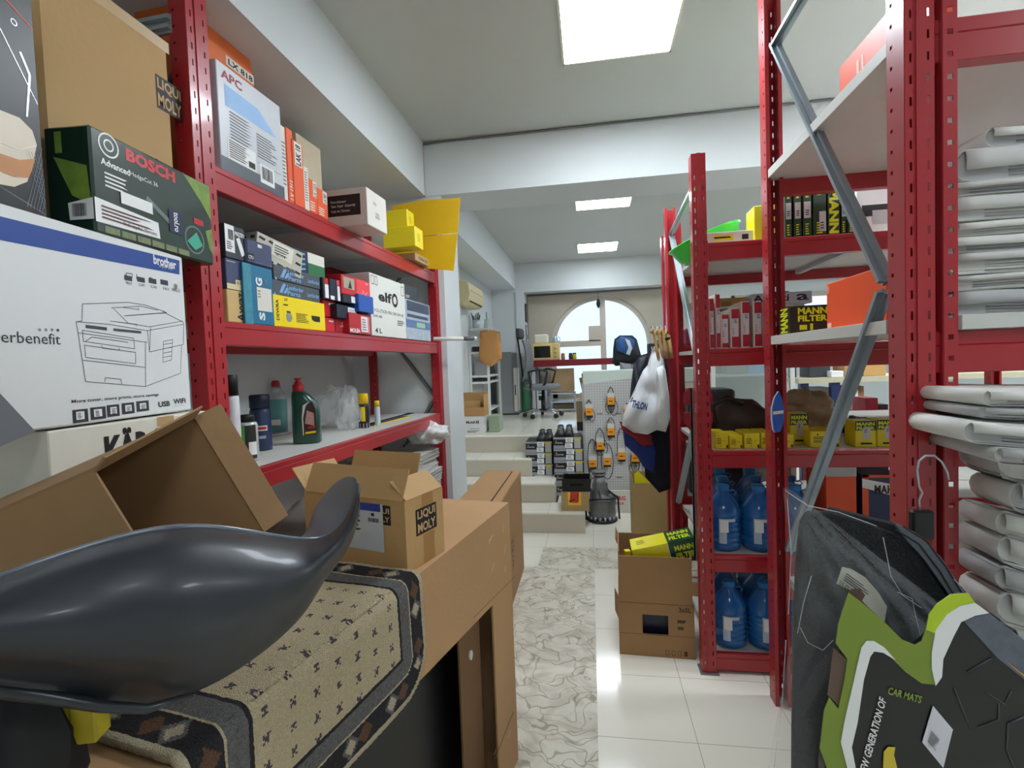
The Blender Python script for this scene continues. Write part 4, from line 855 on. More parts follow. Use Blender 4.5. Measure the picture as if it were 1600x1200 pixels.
# rolled lip, its highlight put into a paler grey
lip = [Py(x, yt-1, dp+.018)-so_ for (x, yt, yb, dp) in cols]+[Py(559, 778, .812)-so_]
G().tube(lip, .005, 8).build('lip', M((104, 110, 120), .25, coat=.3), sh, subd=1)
# inner face rising to the tip, coloured paler for the light on it
top = [(466, 842, .80), (477, 836, .84), (484, 816, .87), (490, 797, .90), (500, 779, .92), (513, 763, .92), (529, 749, .90), (543, 743, .87), (556, 745, .83)]
bot = [(468, 847, .735), (482, 848, .745), (494, 847, .755), (506, 843, .765), (518, 835, .775), (531, 823, .785), (543, 808, .795), (552, 790, .805), (560, 757, .82)]
P = [[], [], [], []]
for (a, b) in zip(top, bot):
    for i in range(4):
        f = i/3; sag = math.sin(f*math.pi)*6
        P[i].append(Py(a[0]+(b[0]-a[0])*f, a[1]+(b[1]-a[1])*f+sag*0, a[2]+(b[2]-a[2])*f)-so_)
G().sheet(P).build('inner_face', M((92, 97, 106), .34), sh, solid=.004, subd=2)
# tube put in for the shading along the shell's lower fold
g = G().tube([Py(x, y, d)-so_ for x, y, d in ((-90, 1050, .42), (0, 1078, .44), (80, 1090, .47), (160, 1104, .50), (230, 1108, .52), (300, 1085, .56))], [.009, .009, .008, .007, .006, .003], 10)
g.build('lower_fold_shade', M((44, 47, 52), .3), sh)
# dark bag and yellow thing at the bottom left corner
crumple('dark_bag', 'black cloth bag in the bottom left corner, half under the plastic shell', 'bag', Py(20, 1290, .50), (.085, .06, .12), M((14, 14, 17), .7), 3, 0, amt=.12)
yb = Py(98, 1150, .50)
carton('yellow_box', 'small olive yellow carton peeking out under the plastic shell at bottom left', 'box', M((176, 158, 30), .5), yb-V((.025, 0, .02)), .3, .055, .03, .08, [('print', M((120, 110, 60), .6), 'F', [('r', .5, .0, .53, 1)])], seam=False)
# crumpled grey bag in the gap behind
crumple('plastic_bag', 'crumpled grey plastic bag in the gap under the lower rack beam', 'bag', (-1.02, 1.80, .86), (.16, .2, .10), M((112, 108, 104), .4, noise_amt=.3), 12, 0, amt=.3)
# bottom bay of the left rack, far end: white bag and folded papers
crumple('plastic_bag', 'white knotted plastic bag under the lower beam at the rack end', 'bag', LP.at(1.98, .99, .03), (.11, .12, .075), M((226, 226, 224), .3), 21, TH, amt=.35, n=36)
zz = .622
rr = random.Random(4)
for i in range(11):
    hh = rr.uniform(.022, .036)
    g = G(); n_ = 8; wv = [rr.uniform(-.006, .006) for _ in range(6)]
    for k_ in range(4): z0 = zz+hh*k_/4; g.box((rr.uniform(0, .006), rr.uniform(0, .006), hh*k_/4+.0006), (.44, .3, hh*(k_+1)/4-.0006))
    tag(g.build('cloth_bundle', M((196, 194, 188), .7, noise_amt=.06), None, LP.at(1.62+rr.uniform(-.01, .01), zz, -.02+rr.uniform(-.01, .02)), TH+rr.uniform(-.04, .04), bevel=.003), 'folded pale grey sheets piled in the lowest bay of the left rack', 'bundle', 'folded sheets in the lowest bay of the left rack')
    zz += hh+.001
    if zz > .93: break
# wire basket
t = thing('wire_basket', 'thin dark wire basket in the lowest bay of the left rack', 'basket', LP.at(.95, .622, .1), TH)
g = G()
for z in (.0, .1, .2): g.tube([(0, 0, z+.004), (.55, 0, z+.004), (.55, .3, z+.004), (0, .3, z+.004)], .003, 5, closed=True)
g.build('rim', DSTEEL, t); g = G()
for i in range(12): g.tube([(.05*i, 0, 0), (.05*i, 0, .2)], .002, 4)
g.build('wires', DSTEEL, t)
# ------------------------------------------------------------------ right: paper bundles
PAP = [M((210, 208, 204), .75, noise_amt=.06, nscale=9), M((186, 185, 184), .75, noise_amt=.07, nscale=9), M((226, 224, 218), .7, noise_amt=.04, nscale=9)]
def bundle(x, y, z, wd, dp, h, yaw, lab, grp, seed, tilt=0, bend=0, mat=None):
    """folded newsprint bundle: outer wrap folded round the left end + inner leaves; x = left end"""
    rr = random.Random(seed); t = thing('paper_bundle', lab, 'paper', (x, y, z), yaw, grp); n = 14
    def wave(u, v): return bend*math.sin(u/wd*math.pi)+.004*noise.noise(V((u*6, v*6, seed)))
    def wrap(u0, zlo, zhi, T=.0014, y0=0, y1=None):
        y1 = y1 or dp; rows = []; path = [(wd-(wd-u0)*i/n, zhi) for i in range(n+1)]
        m = (zhi-zlo)/2
        for k in range(1, 6): a = math.pi*k/6; path.append((u0-m*math.sin(a)*1.0, zlo+m+m*math.cos(a)))
        path += [(u0+(wd-u0)*i/n, zlo) for i in range(n+1)]
        return [[V((u, yy, zz+wave(max(u, 0), yy)-tilt*u)) for yy in (y0, (y0+y1)/2, y1)] for u, zz in path]
    g = G(); g.sheet(wrap(h*.5, 0, h, y0=-.004))
    lipd = rr.uniform(.35, .8)
    g.sheet([[V((h*.3+(wd-h*.3)*a/n, yy, zz+wave(h*.3+(wd-h*.3)*a/n, 0)-tilt*(h*.3+(wd-h*.3)*a/n))) for a in range(n+1)] for yy, zz in ((-.004, h), (-.011, h*.93), (-.014, h*(1-lipd*.5)), (-.012, h*(1-lipd)))])
    g.build('wrapper', mat or rr.choice(PAP), t, solid=.0012)
    g = G(); k = max(3, int(h/.007)); 
    for i in range(k):
        z0 = .002+(h-.004)*i/k; z1 = .002+(h-.004)*(i+1)/k-.0012; u0 = h*.12+rr.uniform(0, .008); o = rr.uniform(0, .008)
        P = [[V((u0+(wd-u0)*a/n, o+q*(dp-.01), zz+wave(u0+(wd-u0)*a/n, 0)-tilt*(u0+(wd-u0)*a/n))) for a in range(n+1)] for q, zz in ((1, z1), (0, z1), (0, z0), (1, z0))]
        g.sheet(P, sm=False)
    m5 = h/2; cp_ = [V((m5-m5*.94*math.sin(math.pi*q/8), .0015, m5+m5*.94*math.cos(math.pi*q/8)+wave(0, 0))) for q in range(9)]+[V((h*1.6, .0015, .003-tilt*h*1.6)), V((h*1.6, .0015, h-.003-tilt*h*1.6))]
    g.add(cp_, [tuple(range(len(cp_)))])
    g.build('leaves', rr.choice(PAP[:2]), t)
    return t
z = 1.598; sh_ = [.055, .035, .050, .035, .03, .055, .03, .075, .06, .05, .05]; rr = random.Random(11)
for i, h in enumerate(sh_):
    lab = 'grey newsprint bundle in the upper stack on the nearest right-hand rack'
    if i == 0: lab = 'grey newsprint bundle at the very bottom of the upper stack, on the white board'
    bundle(.862+rr.uniform(-.012, .015)+max(0, z-1.85)*.25, 1.385+rr.uniform(0, .01), z, .62, .15, h, rr.uniform(-.03, .03), lab, 'paper bundles in the upper stack' if i else None, 30+i, 0, rr.uniform(0, .006)); z += h+.004
    if z > 1.99: break
# top ones slide toward the right
bundle(.95, 1.40, z+.002, .6, .15, .045, .05, 'topmost paper bundle of the upper stack, just under the high shelf board', None, 71)
bundle(.93, 1.30, .561, .5, .2, .05, 0, 'lowest flat paper bundle lying on the bottom white board of the nearest right rack', None, 88); bundle(.93, 1.30, .613, .5, .2, .05, 0, 'second flat paper bundle from the bottom of the nearest right rack', None, 89)
z = .76; i = 0
while z < 1.31:
    h = rr.choice((.05, .065, .08))
    if z+h > 1.335: break
    if z > 1.335: break
    bundle(.885+rr.uniform(-.01, .015), 1.26+rr.uniform(-.01, .01), z, .30, .12, h, rr.uniform(-.03, .0), 'grey plastic-sheened paper bundle in the lower stack behind the car mats', 'paper bundles in the lower stack', 90+i, .30, .004); z += h+.004; i += 1
zL = z
bundle(.775, 1.12, zL-.02, .62, .30, .030, -.10, 'thin paper bundle at the lower left of the four that jut toward the aisle', None, 130, .10)
bundle(.735, 1.14, zL+.018, .62, .30, .042, -.08, 'paper bundle with rounded fold jutting farthest left in front of the posts', None, 131, .09, .0, PAP[2])
bundle(.775, 1.16, zL+.065, .62, .30, .022, -.04, 'thin white paper bundle between the two thicker jutting ones', None, 132, .07, .002)
bundle(.775, 1.15, zL+.09, .62, .30, .030, .0, 'white-topped paper bundle uppermost of those jutting into the aisle', None, 133, .05, .004, PAP[2])
# wire hanger on the post
hp = Py(1440, 790, 1.20)
t = thing('clip_hanger', 'bent wire hanger hook with black clip holding the car mat bag', 'hanger', hp)
q = lambda x, y, d=1.20: Py(x, y, d)-hp
G().tube([q(1437, 800), q(1436, 782), q(1441, 770), q(1436, 760), q(1433, 735), q(1436, 720), q(1446, 712), q(1460, 712), q(1472, 722), q(1480, 738), q(1482, 750)], .0021, 6).build('hook', STEEL, t)
G().box(tuple(q(1427, 845, 1.19)), tuple(q(1452, 795, 1.21))).build('clip', BLACK, t, bevel=.004)
# ------------------------------------------------------------------ bagged black mats with clear wrap
def polyprism(name, px, y, th, mat, parent, bev=.004, yy=None, fx=None, n=None):
    pts = [Py(a, b, (y if n is None else y+n(a, b))) for a, b in px]; o = parent.location if parent else V((0, 0, 0)); vs = [p-o for p in pts]+[p-o+V((0, th, 0)) for p in pts]; m = len(pts)
    g = G(); g.add(vs, [tuple(range(m)), tuple(range(m, 2*m))[::-1]]+[(i, i+m, (i+1) % m+m, (i+1) % m) for i in range(m)])
    return g.build(name, mat, parent, bevel=bev, fixn=True)
YM = 1.13
t = thing('car_mat_set', 'set of black carpet car mats in a clear plastic bag hanging by the near post', 'car mats', Py(1330, 1000, YM))
MATB = M((24, 24, 27), .85, noise_amt=.25, nscale=60, bump=.5, bscale=200)
mt = [(1262, 800), (1300, 800), (1350, 815), (1400, 835), (1440, 860), (1480, 905), (1520, 960), (1560, 1010), (1600, 1060), (1700, 1180), (1700, 1300), (1238, 1300), (1240, 1000), (1246, 870), (1252, 815)]
polyprism('mat', mt, YM+.012, .014, MATB, t); 
m2 = [(a+28, b-6) for a, b in mt]
polyprism('mat', [(1295, 792), (1400, 818), (1450, 850), (1510, 925), (1640, 1080), (1720, 1200), (1720, 1300), (1290, 1300)], YM+.032, .012, M((18, 18, 21), .7, bump=.4), t)
polyprism('mat_edge', [(1395, 815), (1430, 832), (1470, 870), (1510, 930), (1535, 975), (1515, 985), (1480, 925), (1445, 875), (1418, 845)], YM+.004, .006, M((96, 102, 108), .5, noise_amt=.3, nscale=150), t, bev=.001)
g = G(); 
for k in (0, 1): 
    o = (k*11)
    pts = [Py(a+o, b-o*.5, YM+.001)-t.location for a, b in ((1400, 828), (1436, 850), (1468, 892), (1500, 945), (1520, 980))]; g.tube(pts, .0016, 5)
g.build('binding', BLACK, t)
lb = [(1316, 886), (1330, 889), (1352, 902), (1372, 925), (1386, 948), (1382, 972), (1358, 950), (1332, 924), (1307, 912)]
polyprism('label', lb, YM-.006, .001, M((214, 208, 190), .6), t, bev=0)
g = G(); o = Py(1307, 915, YM-.0075)-t.location; U = Py(1380, 968, YM-.0075)-t.location-o; W4 = Py(1318, 888, YM-.0075)-t.location-o
marks(g, o, U, W4, [('lines', .08, .45, .6, .92, 4), ('t', .03, .12, .3, .36, '1/1 CLC', .02)], .0004); g.build('lettering', INK, t)
# clear bag around: wrinkled sheet
BAGM = M((204, 206, 210), .12, noise_amt=0, alpha=.17, coat=1, bump=.9, bscale=14)
def bagsheet(x0, x1, y0, y1, nx, ny, yf, outline, name, mat):
    P = []
    for j in range(ny+1):
        row = []
        for i in range(nx+1):
            u, v = i/nx, j/ny; l, r, = outline(v); x = l+(r-l)*u; y = y0+(y1-y0)*v + (1-v)*(u)*yf
            d = YM-.018+.014*noise.noise(V((u*7, v*9, 3)))+.010*noise.noise(V((u*17+v*9, v*6, 8)))+.03*(2*u-1)**4
            row.append(Py(x, y, d)-t.location)
        P.append(row)
    return G().sheet(P).build(name, mat, t)
def outl(v):
    l = 1222+ (14*min(1, v*5)) - (v > .45)*(v-.45)*95
    r = 1232+min(1, v/.42)*290 + max(0, v-.42)*300
    return l, r
P = bagsheet(1225, 1500, 762, 1290, 50, 60, 0, outl, 'clear_bag', BAGM)
g = G(); rr = random.Random(8)
for pts in (((1226, 766), (1262, 790), (1310, 800), (1370, 822)), ((1380, 840), (1392, 900), (1410, 930), (1440, 950)), ((1250, 980), (1262, 1004), (1286, 1016), (1302, 1000)), ((1246, 990), (1256, 940), (1268, 900)), ((1230, 780), (1236, 860), (1232, 960)), ((1402, 925), (1425, 935), (1430, 960), (1440, 1000)), ((1490, 905), (1512, 925), (1516, 950)), ((1228, 1000), (1222, 1100), (1205, 1230))):
    g.tube([Py(a, b, YM-.028)-t.location for a, b in pts], .0009, 5)
g.build('bag_crease_glint', M((236, 238, 240), .2, noise_amt=0, alpha=.35), t)  # pale tubes painted as glints along the bag's creases
# ------------------------------------------------------------------ second mat pack with green card header
YP = 1.02
t = thing('car_mat_pack', 'black rubber CAR MATS pack with curvy green and white card header', 'car mats', Py(1430, 1100, YP))
body = [(1335, 945), (1345, 1000), (1440, 1020), (1480, 985), (1500, 945), (1520, 935), (1600, 1010), (1720, 1130), (1720, 1330), (1290, 1330), (1290, 1200), (1320, 1060)]
polyprism('mat_stack', body, YP+.008, .035, M((10, 11, 13), .42, noise_amt=.3, nscale=6, coat=.12), t)
edge = [(1503, 968), (1545, 958), (1600, 1000), (1720, 1110), (1720, 1150), (1600, 1062), (1560, 1030)]
polyprism('mat_side', edge, YP+.0035, .004, M((92, 100, 112), .4, noise_amt=.4, nscale=60), t, bev=.001)
LG = M((126, 146, 46), .45, noise_amt=.08, nscale=20); LG2 = M((184, 208, 34), .4)
polyprism('header_card', [(1326, 926), (1345, 940), (1380, 970), (1410, 1000), (1430, 1008), (1440, 1002), (1448, 980), (1452, 960), (1464, 944), (1486, 929), (1513, 927), (1524, 942), (1500, 950), (1478, 968), (1460, 1000), (1455, 1035), (1462, 1070), (1440, 1068), (1415, 1050), (1395, 1030), (1375, 1010), (1358, 1005), (1350, 1015), (1340, 1045), (1334, 1070), (1318, 1155), (1322, 1200), (1335, 1260), (1310, 1250), (1285, 1180), (1281, 1170), (1288, 1110), (1296, 1090), (1310, 1108), (1320, 1060), (1324, 1030), (1306, 1005), (1310, 975)], YP, .0022, LG, t, bev=0)
polyprism('header_top', [(1447, 984), (1452, 960), (1464, 944), (1486, 929), (1513, 927), (1524, 942), (1500, 946), (1480, 960), (1462, 990)], YP-.0016, .0014, LG2, t, bev=0)
polyprism('header_stripe', [(1524, 942), (1546, 958), (1524, 962), (1502, 972), (1490, 995), (1474, 1030), (1472, 1058), (1462, 1072), (1456, 1045), (1456, 1020), (1462, 985), (1480, 960), (1500, 947)], YP-.0018, .0014, WHITE, t, bev=0)
polyprism('header_stripe', [(1346, 1012), (1354, 1002), (1366, 1002), (1382, 1012), (1400, 1032), (1380, 1020), (1366, 1018), (1360, 1026), (1350, 1062), (1340, 1130), (1331, 1168), (1340, 1215), (1325, 1205), (1314, 1160), (1320, 1125), (1334, 1065)], YP-.0018, .0014, WHITE, t, bev=0)
polyprism('header_back', [(1302, 1012), (1324, 1032), (1312, 1104), (1293, 1086)], YP+.0028, .001, M((104, 84, 72), .8), t, bev=0)
polyprism('header_tab', [(1326, 926), (1345, 942), (1352, 930), (1344, 920), (1334, 920)], YP+.0028, .001, M((84, 60, 50), .8), t, bev=0)
def ptxt(name, s, A, B, C, mat, d=YP-.001, bold=.02):   # baseline A->B, height A->C in pixels
    o = Py(*A, d)-t.location; U = Py(*B, d)-t.location-o; W5 = Py(*C, d)-t.location-o; g = G(); marks(g, o, U, W5, [('t', 0, 0, 1, 1, s, bold)], .0008); return g.build(name, mat, t)
ptxt('lettering', 'NEW GENERATION OF', (1352, 1215), (1385, 1094), (1341, 1208), WHITE, YP+.006)
ptxt('lettering_green', 'CAR MATS', (1386, 1084), (1438, 1099), (1389, 1073), M((140, 160, 60), .5), YP+.006)
polyprism('sticker', [(1458, 1103), (1489, 1140), (1474, 1200), (1441, 1160)], YP+.005, .001, M((216, 214, 222), .5), t, bev=0)
g = G(); o = Py(1446, 1158, YP+.004)-t.location; U = Py(1465, 1180, YP+.004)-t.location-o; W5 = Py(1454, 1138, YP+.004)-t.location-o
marks(g, o, U, W5, [('lines', .1, .1, .8, .95, 9)], .0006); g.build('barcode', INK, t)
polyprism('yellow_shape', [(1381, 1175), (1388, 1167), (1399, 1168), (1397, 1180), (1402, 1200), (1410, 1240), (1390, 1240), (1380, 1200)], YP+.005, .001, M((214, 190, 50), .5), t, bev=0)
ptxt('lettering_orange', 'PI', (1606, 1062), (1640, 1088), (1568, 1030), M((240, 170, 40), .5), YP+.001, .06)
g = G()
for pts in (((1490, 1075), (1500, 1100), (1516, 1138)), ((1510, 1050), (1550, 1028)), ((1528, 1136), (1560, 1124), (1560, 1100)), ((1575, 1130), (1572, 1170), (1585, 1200)), ((1575, 1130), (1600, 1120)), ((1540, 1082), (1570, 1100), (1580, 1080))):
    g.tube([Py(a, b, YP+.0075)-t.location for a, b in pts], .0016, 5)
g.build('moulding', M((60, 62, 66), .35), t)
# ------------------------------------------------------------------ nearest rack: orange cartons
OC = M((242, 88, 34), .42, noise_amt=.05, nscale=3)
p = Px(1292, 460, .83)
def ocart(px0, px1, ytop, z0, x, lab, decs=(), dp=.3):
    x -= .03
    pl = Plane((x, 1.4, 0), math.pi/2); a = pl.sz(px1, ytop+10)[0]; b, zt_ = pl.sz(px0, ytop); a2 = min(a, b); b2 = max(a, b)
    g = G().box((0, 0, 0), (dp, b2-a2, zt_-z0)); o = g.build('filter_carton', OC, None, (x, 1.4+a2, z0), 0, bevel=.003); tag(o, lab, 'box')
    acc = G(); marks(acc, *face(dp, b2-a2, zt_-z0, 'L'), decs or [('r', .10, .7, .13, .93), ('r', .16, .72, .18, .9), ('r', .04, .04, .2, .16)]); acc.build('print', M((250, 190, 170), .5), o)
    return o
ocart(1291, 1386, 444, 1.598, .84, 'wide orange carton on the white board of the nearest right rack', [('r', .02, .78, .035, .95), ('r', .045, .8, .06, .94), ('r', .02, .04, .10, .14)])
ocart(1311, 1420, 106, 2.286, .84, 'orange carton on the highest shelf of the nearest right rack', [('r', .3, .05, .34, .7), ('r', .38, .05, .41, .7)], dp=.10)
# mann carton at its side (same shelf)
mg = M((18, 34, 26), .4)
def mann(name, lab, o, wd, dp, h, style, grp=None, th=0, z=None):
    YT = M((214, 222, 30), .4)
    if style == 'dark':
        return carton(name, lab, 'box', mg, o, th, wd, dp, h, [('lettering', YT, 'F', [('t', .2, .68, .98, .92, 'MANN', .04), ('t', .2, .42, .98, .64, 'FILTER', .04), ('r', .24, .12, .44, .3), ('t', .52, .1, .6, .34, '1', .0)]), ('lettering', YT, 'L', [('t', .15, .05, .8, .95, 'MANN', .04, 1)])], grp)
    if style == 'half':
        return carton(name, lab, 'box', M((228, 212, 28), .45), o, th, wd, dp, h, [('print_top', mg, 'F', [('r', 0, .64, 1, 1)]), ('lettering', YT, 'F', [('t', .06, .82, .92, .95, 'MANN', .04), ('t', .06, .67, .92, .79, 'FILTER', .04)], .0014), ('label', GREYW, 'F', [('r', .36, .3, .7, .74)], .002), ('small_print', INK, 'F', [('lines', .25, .08, .9, .22, 1), ('lines', .42, .55, .6, .7, 3)], .0026)], grp)
    return carton(name, lab, 'box', YS, o, th, wd, dp, h, [('print', M((60, 60, 20), .5), 'F', [('lines', .1, .3, .55, .7, 4), ('r', .84, .06, .96, .26), ('ring', .7, .5, .04, .02), ('o', .25, .8, .03), ('o', .45, .2, .03)])], grp)
# ------------------------------------------------------------------ the blue-bottle rack and what stands on it
AP = lambda y: Plane((0, y, 0), 0)
def abox(px0, px1, ytop, z0, dp, y=2.50, **k): s0, z1 = AP(y).sz(px0, ytop); s1 = AP(y).sz(px1, ytop)[0]; return V((s0, y, z0)), s1-s0, dp, z1-z0
ZA = (2.051, 1.558, 1.077, .577, .099)
# top level: green basin, white box, yellow box, MANN spines
p = Py(1110, 398, 2.80); t = thing('plastic_basin', 'bright green plastic basin tipped on the top shelf of the right rack', 'basin', p, 0)
GRNB = M((60, 226, 70), .35)
prof = [(.06, 0), (.135, .003), (.152, .025), (.175, .085), (.188, .095)]
vs = G(); N = 40
P = [[V((r*math.cos(2*math.pi*i/N), r*math.sin(2*math.pi*i/N), z)) for i in range(N+1)] for r, z in [(0.001, 0)]+prof]
ob = vs.sheet(P).build('bowl', GRNB, t, solid=.004); t.rotation_euler = (0, math.radians(-20), 0)
p = Py(1076, 415, 2.75)
o, wd, dp, h = abox(1104, 1188, 364, ZA[0], .2, 2.56)
carton('carton', 'flat white carton with a yellow strip label next to the green basin', 'box', OFFW, o, 0, wd, dp, h, [('label', YEL, 'F', [('r', .12, .3, .5, .75)]), ('lettering', INK, 'F', [('lines', .14, .4, .48, .7, 1), ('r', .66, .3, .78, .7)], .0012)])
o, wd, dp, h = abox(1178, 1212, 322, ZA[0], .2, 2.54)
carton('yellow_box', 'bright yellow carton on the top shelf beside the tall post', 'box', M((240, 236, 40), .4), o+V((.0, 0, 0)), 0, wd, .12, h, [('print', ORANGE, 'F', [('lines', .4, .2, .55, .5, 3)])])
MG2 = M((22, 62, 34), .42, noise_amt=.25, nscale=12)
YT = M((214, 226, 34), .4)
xs = ((1226, 1237, 298), (1240, 1252, 297), (1254, 1268, 296), (1270, 1291, 292), (1293, 1312, 290), (1314, 1322, 296), (1324, 1336, 300))
for i, (a, b, yt) in enumerate(xs):
    o, wd, dp, h = abox(a, b, yt, ZA[0], .2, 2.53)
    big = i == 4
    lab = ('green filter carton with big yellow MANN lettering on its spine' if big else 'slim dark green filter carton standing upright in the row on the top shelf')
    if i == 3: lab = 'wider green filter carton with low white label, left of the MANN-lettered one'
    dec = [('lettering', YT, 'F', [('t', .1, .04, .9, .92, 'MANN', .05, -1)] if big else [('lines', .25, .05, .7, .3, 5), ('lines', .3, .8, .7, .97, 2)])]
    if not big: dec.append(('label', GREYW, 'F', [('r', .12, .40, .88, .74)] if i != 3 else [('r', .45, .1, .95, .5)])); dec.append(('barcode', INK, 'F', [('lines', .3, .45, .75, .58, 3)] if i != 3 else [('lines', .55, .14, .85, .3, 3)], .0013))
    carton('filter_carton', lab, 'box', MG2, o, 0, wd, dp, h, dec, None if big or i == 3 else 'slim green filter cartons on the top shelf', seam=False)
o, wd, dp, h = abox(1338, 1420, 282, ZA[0], .25, 2.60)
carton('carton', 'white carton with a black window print at the right of the green filter cartons', 'box', WHITE, o, 0, wd, dp, h, [('print', INK, 'F', [('r', .1, .35, .7, .55)]), ('label', GREYW, 'F', [('r', .3, .2, .6, .45)], .0012)])
# second level: red and white slim cartons
for i, (a, b, yt) in enumerate(((1107, 1115, 466), (1117, 1124.5, 459), (1125.5, 1138, 491), (1140, 1154.5, 482), (1157, 1171, 471), (1176, 1190, 471))):
    o, wd, dp, h = abox(a, b, yt, ZA[1], .22, 2.535)
    carton('filter_carton', ('red-fronted slim carton with white spine label, %s in the row of six' % ('farthest left', 'second from left', 'shortest, third from left', 'fourth from left', 'fifth from left', 'farthest right')[i]), 'box', M((226, 216, 204), .55), o, 0, wd, dp, h,
           [('front_panel', M((176, 30, 50), .4), 'F', [('r', .18, .02, 1, .98)]), ('label', M((214, 206, 210), .5), 'F', [('r', .2, .28 if i != 2 else .15, .92, .74 if i != 2 else .86)], .0012), ('barcode', INK, 'F', [('lines', .45, .62, .85, .72, 3), ('lines', .3, .32, .45, .5, 4)], .0018)], 'red and white slim cartons on the second shelf', seam=False)
# clear bin, brown box and Additi box behind
t = thing('plastic_bin', 'grey translucent plastic bin behind the red and white cartons', 'bin', (.60, 2.86, ZA[1]))
G().prism([(.02, 0), (.40, 0), (.44, .21), (-.02, .21)], 0, .28).build('tub', M((176, 182, 180), .3, noise_amt=.08, alpha=.75), t, bevel=.01); G().box((-.035, -.015, .2105), (.455, .295, .225)).build('lid', M((200, 204, 198), .35), t, bevel=.004)
carton('carton', 'tan carton lying on the grey bin behind the red and white cartons', 'box', M((196, 160, 92), .7), (.58, 2.9, ZA[1]+.226), 0, .26, .2, .05, [('print', CARD2, 'F', [('r', .5, .1, .7, .6)])])
carton('carton', 'white carton with blue Additi lettering lying on the grey bin', 'box', M((206, 212, 222), .5), (.86, 2.88, ZA[1]+.226), 0, .30, .2, .062, [('lettering', NAVY, 'F', [('t', .02, .25, .62, .85, 'Additi', .02), ('t', .74, .25, .94, .8, 'a', .02)]), ], seam=False)
# MANN carton + white folders behind near rack (stands on the right rack A level 2)
o, wd, dp, h = abox(1240, 1300, 478, ZA[1]+.02, .22, 2.50)
mann('filter_carton', 'dark filter carton with big yellow MANN FILTER lettering left of the wide orange one', V((AP(2.12).sz(1235, 500)[0], 2.12, 1.598)), AP(2.12).sz(1294, 500)[0]-AP(2.12).sz(1235, 500)[0], .12, AP(2.12).sz(1240, 478)[1]-1.598, 'dark')
t = thing('binder', 'black and white upright binder behind the dark MANN carton', 'binder', (1.02, 2.95, ZA[1]), -.2)
G().box((0, 0, 0), (.05, .26, .30)).build('cover', BLACK, t, bevel=.003); G().box((.051, .0, .01), (.12, .25, .27)).build('pages', OFFW, t)
# third level: yellow cartons, brown bag, dark box, MANN boxes, bread bag
gy = 'small yellow cartons on the third shelf of the right rack'
for a, b, yt, lab in ((1117, 1139, 677, 'small yellow carton nearest the rack post on the third shelf'), (1140, 1161, 680, 'small yellow carton, second from the rack post on the third shelf'), (1163, 1188, 677, 'small yellow carton, third from the rack post on the third shelf'), (1189, 1210, 676, 'small yellow carton in front of the tall post on the third shelf'), (1212, 1241, 679, 'small yellow carton just right of the tall post on the third shelf')):
    o, wd, dp, h = abox(a, b, yt, ZA[2], .16, 2.535); mann('filter_carton', lab, o, wd-.003, dp, h, 'small', gy)
o, wd, dp, h = abox(1234, 1263, 647, ZA[2], .1, 2.62); mann('filter_carton', 'upright yellow filter carton with dark MANN FILTER top in front of the beige bag', o, wd, dp, h, 'half')
o, wd, dp, h = abox(1266, 1312, 674, ZA[2], .16, 2.54); mann('filter_carton', 'low wide yellow carton below the beige bag', o, wd, dp, h, 'small')
o, wd, dp, h = abox(1336, 1369, 658, ZA[2], .1, 2.54); mann('filter_carton', 'yellow carton with dark MANN FILTER top right of the diagonal brace', o, wd, dp, h, 'half')
o, wd, dp, h = abox(1370.5, 1403, 656, ZA[2], .1, 2.54); mann('filter_carton', 'yellow carton with dark MANN FILTER top half hidden by the near post', o, wd, dp, h, 'half')
crumple('brown_bag', 'dark brown leather-like handbag lying on the third shelf behind yellow cartons', 'bag', (.79, 2.90, ZA[2]), (.16, .11, .115), M((58, 38, 30), .5, noise_amt=.15), 5, 0, amt=.12)
bgo = COL.objects['brown_bag']; G().tube([(-.14, -.08, .10), (-.16, -.09, .19), (-.08, -.09, .225), (.0, -.08, .19)], .011, 8).build('handle', M((48, 30, 24), .5), bgo)
carton('dark_box', 'black box at the left of the brown bag on the third shelf', 'box', BLACK, (.575, 2.82, ZA[2]), 0, .06, .2, .11, seam=False)
crumple('beige_bag', 'crumpled beige translucent bag on the third shelf above the yellow cartons', 'bag', (1.13, 2.95, ZA[2]+.0), (.13, .11, .13), M((178, 152, 118), .35, noise_amt=.2, nscale=20, bump=.5), 17, 0, amt=.30, n=40)
crumple('plastic_bag', 'small dark glossy bag beside the beige bag on the third shelf', 'bag', (1.40, 2.95, ZA[2]), (.08, .08, .05), M((64, 66, 68), .3, bump=.5), 19, 0, amt=.3)
# orange and mahle cartons on the fourth level right
o, wd, dp, h = abox(1290, 1338, 722, .577, .22, 2.56)
OC2 = M((240, 90, 40), .42)
carton('filter_carton', 'tall orange carton with pale grey lid band, left of the MAHLE carton', 'box', OC2, o, 0, wd, dp, h, [('band', GREYW, 'F', [('r', 0, .84, 1, .95)])])
o, wd, dp, h = abox(1347, 1410, 742, .577, .22, 2.56)
carton('filter_carton', 'navy and orange carton with white MAHLE band, low beside the near post', 'box', M((44, 52, 92), .45), o, 0, wd, dp, h, [('orange_edge', OC2, 'F', [('r', 0, 0, .16, 1), ('r', .0, .965, 1, 1)]), ('band', WHITE, 'F', [('p', [(0, .95), (1, .86), (1, .70), (0, .84)])], .0012), ('lettering', INK, 'F', [('t', .3, .76, 1.0, .87, 'MAHLE', .04)], .0018)])
